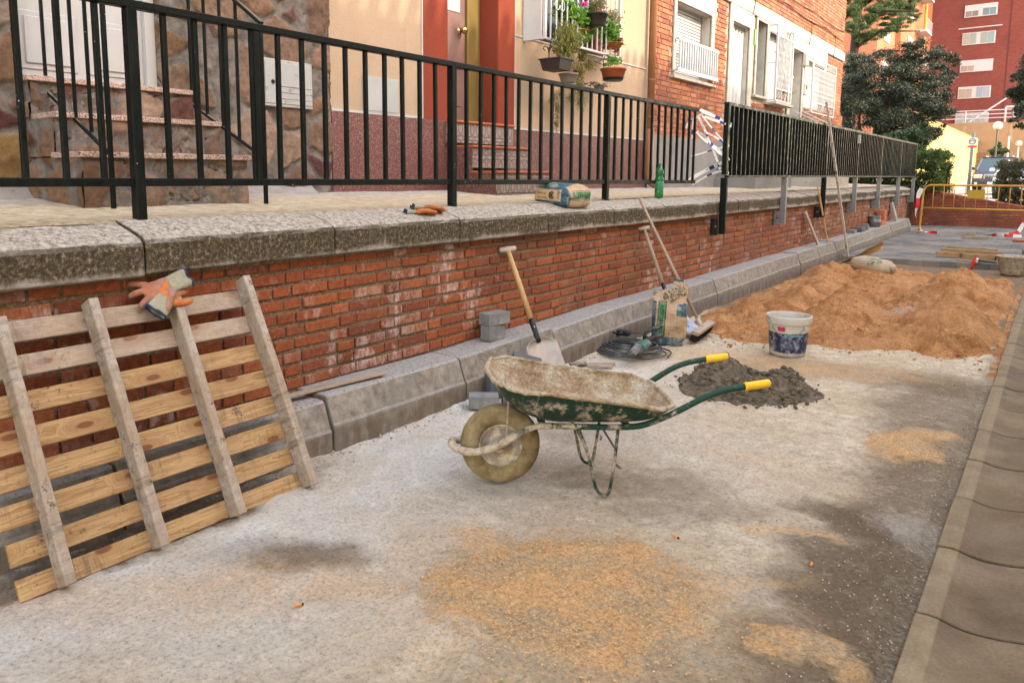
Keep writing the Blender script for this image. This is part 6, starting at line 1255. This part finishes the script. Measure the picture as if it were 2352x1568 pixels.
pm=thing('palm','spiky palm crown squeezed between the brick house corner and the olive','palm',G2(1950,380,26)); cpt=G2(1952,165,26); b=MB(); rp=random.Random(2)
for k in range(70):
    a=rp.uniform(0,2*PI); el=rp.uniform(-.3,1.2); d_=Vector((math.cos(a)*math.cos(el),math.sin(a)*math.cos(el),math.sin(el))); e=cpt+d_*rp.uniform(.7,1.1)-Vector((0,0,.15)); s_=d_.cross(Vector((0,0,1))).normalized()*.02
    b.add([cpt-s_*.5,cpt+d_*.5+s_,e,cpt+d_*.5-s_],[(0,1,2,3)])
b.build('fronds',OL,pm); MB().tube([(cpt.x,cpt.y,.9),tuple(cpt)],.15,8).build('trunk',BK_,pm)
ole=thing('oleander','dark pointed-leaved oleander bush between olive and clipped hedge','shrub',G2(2080,410,21)); OBL=blobs_px([(2060,330,45),(2100,310,36),(2110,325,24),(2020,350,35),(2125,300,18),(1985,360,28),(2090,360,35),(2050,370,30),(2100,365,24)],21.8,.6,1,7)
leaves('foliage',split(OBL,6,.5,9),26000,.15,OL,ole,.16,.2,.2,seed=9)
def hedge(label,x0,x1,y0,y1,z0,z1,mat,n,seed,grp='clipped hedges'):
    g=thing('hedge',label,'hedge',((x0+x1)/2,(y0+y1)/2,z0),grp); r=random.Random(seed); bl=[]
    nx,ny,nz=max(1,int((x1-x0)/.28)),max(1,int((y1-y0)/.28)),max(1,int((z1-z0)/.28))
    for i in range(nx+1):
        for j in range(ny+1):
            for k in range(nz+1):
                if 0<i<nx and 0<j<ny and 0<k<nz and r.random()<.6: continue
                bl.append(((x0+(x1-x0)*i/nx*.94+.02+r.uniform(-.04,.04),y0+(y1-y0)*j/ny+r.uniform(-.05,.05),z0+.1+(z1-z0-.2)*k/nz+r.uniform(-.03,.03)),(.17,.17,.16)))
    leaves('foliage',bl,n,.062,mat,g,.55,.2,seed=seed); b=MB()
    for k in range(int((x1-x0)/.25)+1):
        for j in range(2): x=x0+.1+.25*k; y=y0+(y1-y0)*(.3+.4*j); b.tube([(x,y,z0-.1),(x+r.uniform(-.1,.1),y,(z0+z1)/2),(x+r.uniform(-.15,.15),y,z1-.15)],[.02,.015,.008],5)
    b.build('stems',BK_,g); return g
hl=G2(2104,400,20.3); hr_=G2(2203,400,20.6)
hedge('clipped dark green hedge behind the end of the black railing',-6.4,hr_.x-.02,21.9,24.2,.95,1.96,HG,70000,3)
hedge('brownish clipped hedge at the right edge in front of the parked cars',G2(2305,400,21.5).x,.6,25.2,26.6,.45,1.72,BRH,34000,5)
rtree=thing('roadside_tree','tree reaching in from the right edge with loose dark olive-like leaves','tree',(.9,27.2,.42)); RB=blobs_px([(2345,180,22),(2335,220,28),(2350,255,26),(2328,275,12),(2365,200,45),(2380,260,45),(2340,290,12),(2400,150,60)],23.5,.6,1,2)
leaves('crown',split(RB,7,.42,5),24000,.08,DK,rtree,.3,.3,seed=12); MB().tube([(.9,27.2,.4),(.85,27.1,2.2),(.5,27,4)],[.14,.11,.05],8).build('trunk',BK_,rtree,smooth=True)
b=MB(); 
# ================= FAR BUILDINGS =================
FB=m_farbrick('far_red_brick',(.17,.042,.036),(.15,.07,.06)); FO=m_farbrick('far_orange_brick',(.34,.11,.06),(.34,.17,.11)); TANW=m_plaster('tan_render',(.25,.155,.09)); YELW=m_plaster('yellow_render',(.46,.36,.13)); ALW=simple('white_aluminium',(.36,.36,.39),.5,.05)
rbld=thing('apartment_block','tall dark red brick apartment block with rows of paired white windows','building',(-3,90,1))
XL=U(2137,100,1,90).x; MB().box((XL,90,1),(12,104,38)).build('wall',FB,rbld)
for (x0,y0,x1,y1,ty) in ((2217,12,2290,38,0),(2211,76,2285,102,1),(2206,140,2279,165,2),(2201,201,2274,226,3),(2224,-56,2296,-26,0)):
    a=U(x0,y0,1,89.9); c=U(x1,y1,1,89.9); d2=U(x1,y0,1,89.9); z1=(a.z+d2.z)/2+.1; z0=(U(x0,y1,1,89.9).z+c.z)/2; xa_,xb_=a.x,c.x
    wdo=MB().box((xa_,89.88,z0),(xb_,89.99,z1)).build('window',ALW,rbld,bevel=.02); wv_=xb_-xa_
    for k,(s0,s1) in enumerate(((.04,.43),(.57,.96))):
        sh_h=(.5,.0,.45,.15)[ty] if k==0 else (.35,.0,.97,.0)[ty]; zz=z1-.08-(z1-z0-.16)*sh_h
        if sh_h<.9: 
            MB().box((xa_+wv_*s0,89.86,z0+.1),(xa_+wv_*(s0+s1)/2-.03,89.88,zz)).build('pane',NT('far_pane_%d%d'%(ty,k),.15,.6).out([(.10,.05,.04),(.16,.14,.12),(.14,.07,.055),(.15,.075,.055)][ty] if k==0 else [(.03,.06,.1),(.12,.12,.12),(.2,.2,.2),(.07,.1,.2)][ty]),wdo); MB().box((xa_+wv_*(s0+s1)/2+.03,89.86,z0+.1),(xa_+wv_*s1,89.88,zz)).build('pane',NT('far_pane2_%d%d'%(ty,k),.15,.6).out([(.05,.035,.03),(.12,.12,.12),(.14,.08,.07),(.14,.07,.06)][ty] if k==0 else [(.04,.08,.13),(.08,.14,.16),(.2,.2,.2),(.11,.12,.22)][ty]),wdo)
    if ty==1: MB().tube([(xa_-.3,89.4,z1+.35),(xb_+.5,89.4,z1+.35)],.06,5).build('awning_bar',ALW,rbld); 
a=U(2196,262,1,89.9);c=U(2269,284,1,89.9); b=MB(); 
for k in range(28): x=a.x+(c.x-a.x)*k/27; b.bar((x,89.7,c.z),(x,89.7,a.z),.05)
b.bar((a.x,89.7,a.z),(c.x,89.7,a.z),.08); b.bar((a.x,89.7,c.z),(c.x,89.7,c.z),.08); b.bar((a.x,89.7,(a.z+c.z)/2),(c.x,89.7,(a.z+c.z)/2),.05); b.build('window_bars',ALW,rbld); MB().box((a.x,89.85,c.z),(c.x,89.95,a.z)).build('window',simple('greyish_glass',(.3,.3,.34),.3,.2),rbld)
p=U(2254,60,1,89.9); q_=U(2244,200,1,89.9); xj=U(2247,0,1,89.9).x; xj=U(2253,200,1,89.9).x+1.9; MB().box((xj-.04,89.97,4),(xj+.04,90.0+.0,38)).build('expansion_joint',simple('joint_dark',(.08,.03,.03),.9),rbld)
ob_=thing('apartment_block','orange brick apartment wings with balconies, catching sun behind the trees','building',(-20,75,1))
MB().box((-40,73,1),(XL-.01,96,38)).build('wall',FO,ob_); MB().box((-40,65.6,1),(-11.85,72.99,36)).build('projecting_wing',FO,ob_)
for z in(9,12,15,18,21,24):
    MB().box((XL,76.5,z),(XL+.05,79,z+1.5)).build('window',ALW,ob_); b=MB(); b.box((XL,80.2,z-.7),(XL+.9,83.5,z-.5)); 
    for k in range(9): b.bar((XL+.88,80.3+.39*k,z-.5),(XL+.88,80.3+.39*k,z+.4),.03)
    b.bar((XL+.88,80.2,z+.4),(XL+.88,83.5,z+.4),.05); b.build('balcony',ALW,ob_); MB().box((-11.85,68,z),(-11.8,70.5,z+1.5)).build('window',ALW,ob_)
MB().tube([(XL+.1,85,2),(XL+.1,85,37)],.12,6).build('drainpipe',simple('ochre_pipe',(.45,.28,.05),.5),ob_)
# sloping retaining walls
yw=thing('boundary_wall','bright yellow rendered wall in full sun with sloping ground at its foot','wall',(-5,60,1))
XY=G2(2246,323,60).x; Y2=72.9; MB().box((XY-.4,40,.3),(XY,Y2,G2(2246,323,60).z)).build('wall',YELW,yw); MB().box((XY-.45,40,G2(2246,323,60).z),(XY+.05,Y2+.05,G2(2246,323,60).z+.08)).build('coping',YELW,yw,bevel=.01)
tn=thing('retaining_terrace','tan rendered terrace wall with pipe railing on top below the red block','wall',(0,73,1)); zt2=U(2250,282,1,73).z
MB().box((XY-8,73,.3),(14,74,zt2)).build('wall',TANW,tn); b=MB()
for dz in(.35,.65,.95): b.tube([(XY-8,73.1,zt2+dz),(9,73.1,zt2+dz)],.035,5)
b.build('pipe_rail',ALW,tn)
for k in range(7): x=XY-1+3.1*k; MB().tube([(x,73.1,zt2-.4),(x,73.1,zt2+.95)],.04,5).build('rail_post',ALW,tn); MB().box((x-.12,72.985,zt2-1.6),(x+.12,72.999,zt2-.25)).build('rust_stain',simple('stain',(.27,.18,.12),.95),tn)
for px in(2237,2345): a=U(px,354,1,72.98); MB().box((a.x,72.97,a.z-.9),(a.x+2.8,72.999,a.z+.2)).build('painted_patch',simple('brown_patch',(.24,.15,.09),.95),tn)
b=MB(); a=U(2311,246,1,73.3); c=U(2352,285,1,73.3); 
for x in(a.x,a.x+1.6,a.x+3.2): b.bar((x,73.3,zt2),(x,73.3,a.z),.12)
b.bar((a.x,73.3,a.z),(a.x+4,73.3,a.z),.12); b.bar((a.x,73.3,zt2+1.2),(a.x+4,73.3,zt2+1.2),.08); b.bar((a.x-2.3,73.2,zt2+.1),(a.x+.2,73.2,zt2+2.),.10); b.build('white_gate',ALW,tn)
# lamps, post, sign
def lamp(label,px,py,rpx,D,ground=.5):
    c=G2(px,py,D); r_=rpx*D/FL; g=thing('street_lamp',label,'street lamp',(c.x,c.y,ground),'globe street lamps'); MB().lathe([(r_*math.sin(a),-r_*math.cos(a)) for a in np.linspace(0,PI,14)],c,20).build('globe',simple('opal_globe',(.42,.36,.34),.3,.05),g,smooth=True)
    MB().tube([(c.x,c.y,ground),(c.x,c.y,c.z-r_*.9)],.045,8).build('pole',simple('lamp_pole',(.05,.05,.05) if rpx>8 else (.6,.6,.58),.5),g); MB().lathe([(.05,-r_*1.1),(.09,-r_*.95),(.05,-r_*.85)],c,10).build('collar',BLK,g)
lamp('larger globe street lamp standing up out of the dark shrub',2292,289,9.5,42,.5); lamp('smaller globe street lamp farther back near the right edge',2340,330,6.8,58,.6)
sp_=thing('sign_post','grey square post with small round pictogram sign and red strip','sign post',(0,44,.45)); c=G2(2234,325,37.5); MB().bar((c.x-.02,c.y+.05,.42),(c.x,c.y+.05,G2(2237,306,37.5).z),.14).build('post',simple('blue_grey_post',(.12,.14,.17),.5),sp_,bevel=.01)
s_=MB().box((c.x-.2,c.y-.04,c.z-.2),(c.x+.2,c.y-.02,c.z+.18)).build('sign_plate',WHITE,sp_,bevel=.005); b=MB(); b.tube([(c.x+.13*math.cos(a),c.y-.045,c.z+.13*math.sin(a)) for a in np.linspace(0,2*PI,25)[:-1]],.018,5,closed=True); b.box((c.x-.09,c.y-.05,c.z-.0),(c.x+.09,c.y-.042,c.z+.035)); b.build('pictogram',simple('sign_black',(.02,.02,.03),.5),s_)
MB().box((c.x-.2,c.y-.045,c.z-.31),(c.x+.2,c.y-.02,c.z-.21)).build('red_strip',simple('sign_red',(.4,.03,.05),.5),sp_)
p2_=thing('bollard_post','thin grey steel post beside the sign post','post',(0,44,.45)); c=G2(2230,360,40); MB().bar((c.x,c.y,.42),(c.x,c.y,c.z+.35),.06).build('post',GREYS,p2_)
po=thing('white_pole','thin white pole in front of the terrace wall','pole',(0,66,.6)); c=G2(2318,313,56); MB().tube([(c.x,c.y,.6),tuple(c)],.06,6).build('pole',ALW,po)
vs_=thing('climbing_shrub','dark shrub sprawling over the fence behind the parked car','shrub',G2(2285,400,46)); leaves('foliage',split(blobs_px([(2288,350,20),(2275,375,20),(2300,370,20),(2295,335,10),(2268,390,12),(2308,345,10)],46,.6,1,3),6,.45,2),7000,.14,OL,vs_,.4,.2,seed=3)
fnc=thing('mesh_fence','rusty brown mesh fence panel between the yellow wall and the shrub','fence',G2(2253,398,46)); b=MB(); a=G2(2243,352,46);c=G2(2266,398,46)
for k in range(14): x=a.x+(c.x-a.x)*k/13; b.bar((x,a.y,.45),(x,a.y,a.z),.03)
for k in range(10): z=.5+(a.z-.5)*k/9; b.bar((a.x,a.y,z),(c.x,a.y,z),.03)
b.build('mesh',simple('rust',(.16,.08,.05),.9),fnc); leaves('dead_leaves',[((( a.x+c.x)/2,a.y+.1,1.4),(.5,.1,.9))],900,.10,m_leaf('dead_leaf',[(.25,.12,.08),(.4,.25,.18)],.1),fnc,.7,.1,seed=3)
# ================= CARS =================
def car(label,x,y,z,paint,rz=0,w_=1.8,L=4.4,H_=1.72,grp='parked cars'):
    g=thing('parked_car',label,'car',(x,y,z),grp,rz=rz); hw=w_/2
    P_=lambda nm,b,m,par=None,**k:b.build(nm,m,par or g,local=True,**k)
    # side profile (y back, z up) lofted across the width
    prof=[(0,.32),(-.04,.5),(-.02,.66),(.08,.82),(.35,.93),(1.1,1.04),(1.25,1.08),(1.28,1.08),(3.6,1.10),(L-.1,1.05),(L,.8),(L,.35),(3.9,.25),(.4,.25)]
    b=MB(); secs=[(-hw,.0,.9),(-hw*.97,.06,.97),(-hw*.8,.0,1.0),(0,-.08,1.0),(hw*.8,.0,1.0),(hw*.97,.06,.97),(hw,.0,.9)]; n=len(prof)
    for (xx,dy,s_) in secs:
        for (py,pz) in prof: b.add([(xx,py+(dy+.10*(abs(xx)/hw)**3 if py<.4 else 0)-(.1*(abs(xx)/hw)**3 if py>L-.3 else 0),(.25+(pz-.25)*s_))],[])
    b.f=[(i*n+k,i*n+(k+1)%n,(i+1)*n+(k+1)%n,(i+1)*n+k) for i in range(len(secs)-1) for k in range(n)]+[tuple(range(n))[::-1],tuple((len(secs)-1)*n+k for k in range(n))]; b.mi=[0]*len(b.f)
    P_('body',b,paint,bevel=.02,seg=2,smooth=True)
    b=MB(); q=[(-hw*.93,1.2,1.06),(hw*.93,1.2,1.06),(hw*.93,4.0,1.08),(-hw*.93,4.0,1.08),(-hw*.74,1.95,H_-.03),(hw*.74,1.95,H_-.03),(hw*.74,3.7,H_-.03),(-hw*.74,3.7,H_-.03)]
    b.add(q,[(4,5,6,7),(0,1,5,4),(1,2,6,5),(2,3,7,6),(3,0,4,7)]); P_('windows',b,CARG)
    b=MB(); b.box((-hw*.76,1.92,H_-.05),(hw*.76,3.75,H_)); 
    for sx in(-1,1): b.bar((sx*hw*.93,1.2,1.06),(sx*hw*.75,1.95,H_-.03),.07,.05); b.bar((sx*hw*.935,2.7,1.06),(sx*hw*.755,2.7,H_-.03),.08,.04); b.bar((sx*hw*.93,4.,1.06),(sx*hw*.75,3.7,H_-.03),.1,.06)
    P_('roof',b,paint,bevel=.02)
    b=MB(); [b.bar((sx*hw*.6,2.,H_+.05),(sx*hw*.6,3.6,H_+.05),.03) for sx in(-1,1)]; P_('roof_rails',b,ALW)
    P_('bumper',MB().box((-hw*.98,-.12,.3),(hw*.98,.12,.56)),CARB,bevel=.05,seg=2)
    gr=P_('grille',MB().box((-.42,-.10,.62),(.42,.06,.86)),CHR,bevel=.03); P_('grille_slats',MB().box((-.37,-.12,.66),(.37,-.101,.71)).box((-.37,-.12,.74),(.37,-.101,.78)),CARB,gr)
    for sx in(-1,1):
        P_('headlight',MB().box((sx*hw*.72-.19,-.02,.66),(sx*hw*.72+.17,.24,.86)),LENS,bevel=.04,seg=2); P_('mirror',MB().box((sx*(hw+.1)-.09,1.35,1.08),(sx*(hw+.1)+.09,1.5,1.24)),paint,bevel=.03); P_('fog_lamp',MB().lathe([(0,.02),(.06,.02),(.07,0)],(sx*hw*.8,-.12,.43),12,Matrix.Rotation(PI/2,4,'X')),LENS)
    P_('number_plate',MB().box((-.26,-.145,.38),(.26,-.13,.50)),WHITE)
    for sx in(-1,1):
        for yy in(.82,L-.85):
            tz=P_('wheel',MB().lathe([(.0,-.1),(.26,-.1),(.33,-.09),(.345,0),(.33,.09),(.26,.1),(0,.1)],(sx*(hw-.1),yy,.345),20,Matrix.Rotation(PI/2,4,'Y')),BLK,smooth=True); P_('rim',MB().lathe([(0,.105*sx),(.2,.108*sx),(.22,.1*sx)],(sx*(hw-.1),yy,.345),14,Matrix.Rotation(PI/2,4,'Y')),GREYS,tz)
    return g
CARG=NT('car_glass',.05,.8).out((.03,.05,.06)); CARB=simple('bumper_plastic',(.03,.032,.04),.5,.1); CHR=simple('chrome_grille',(.5,.5,.5),.2,.05,metal=1); LENS=NT('headlight_lens',.1,.7).out((.45,.42,.4)); NAVYP=NT('dark_blue_car_paint',.25,.6).out((.02,.03,.06)); SILP=NT('silver_car_paint',.3,.6,.4).out((.42,.44,.46))
c=G2(2281,441,36); car('dark blue four-wheel-drive car facing the camera beyond the hedges',c.x,c.y,.55,NAVYP,rz=.0); c=G2(2341,446,29); car('silver car mostly hidden behind the brown hedge at the right edge',c.x,c.y,.42,SILP,H_=1.5)
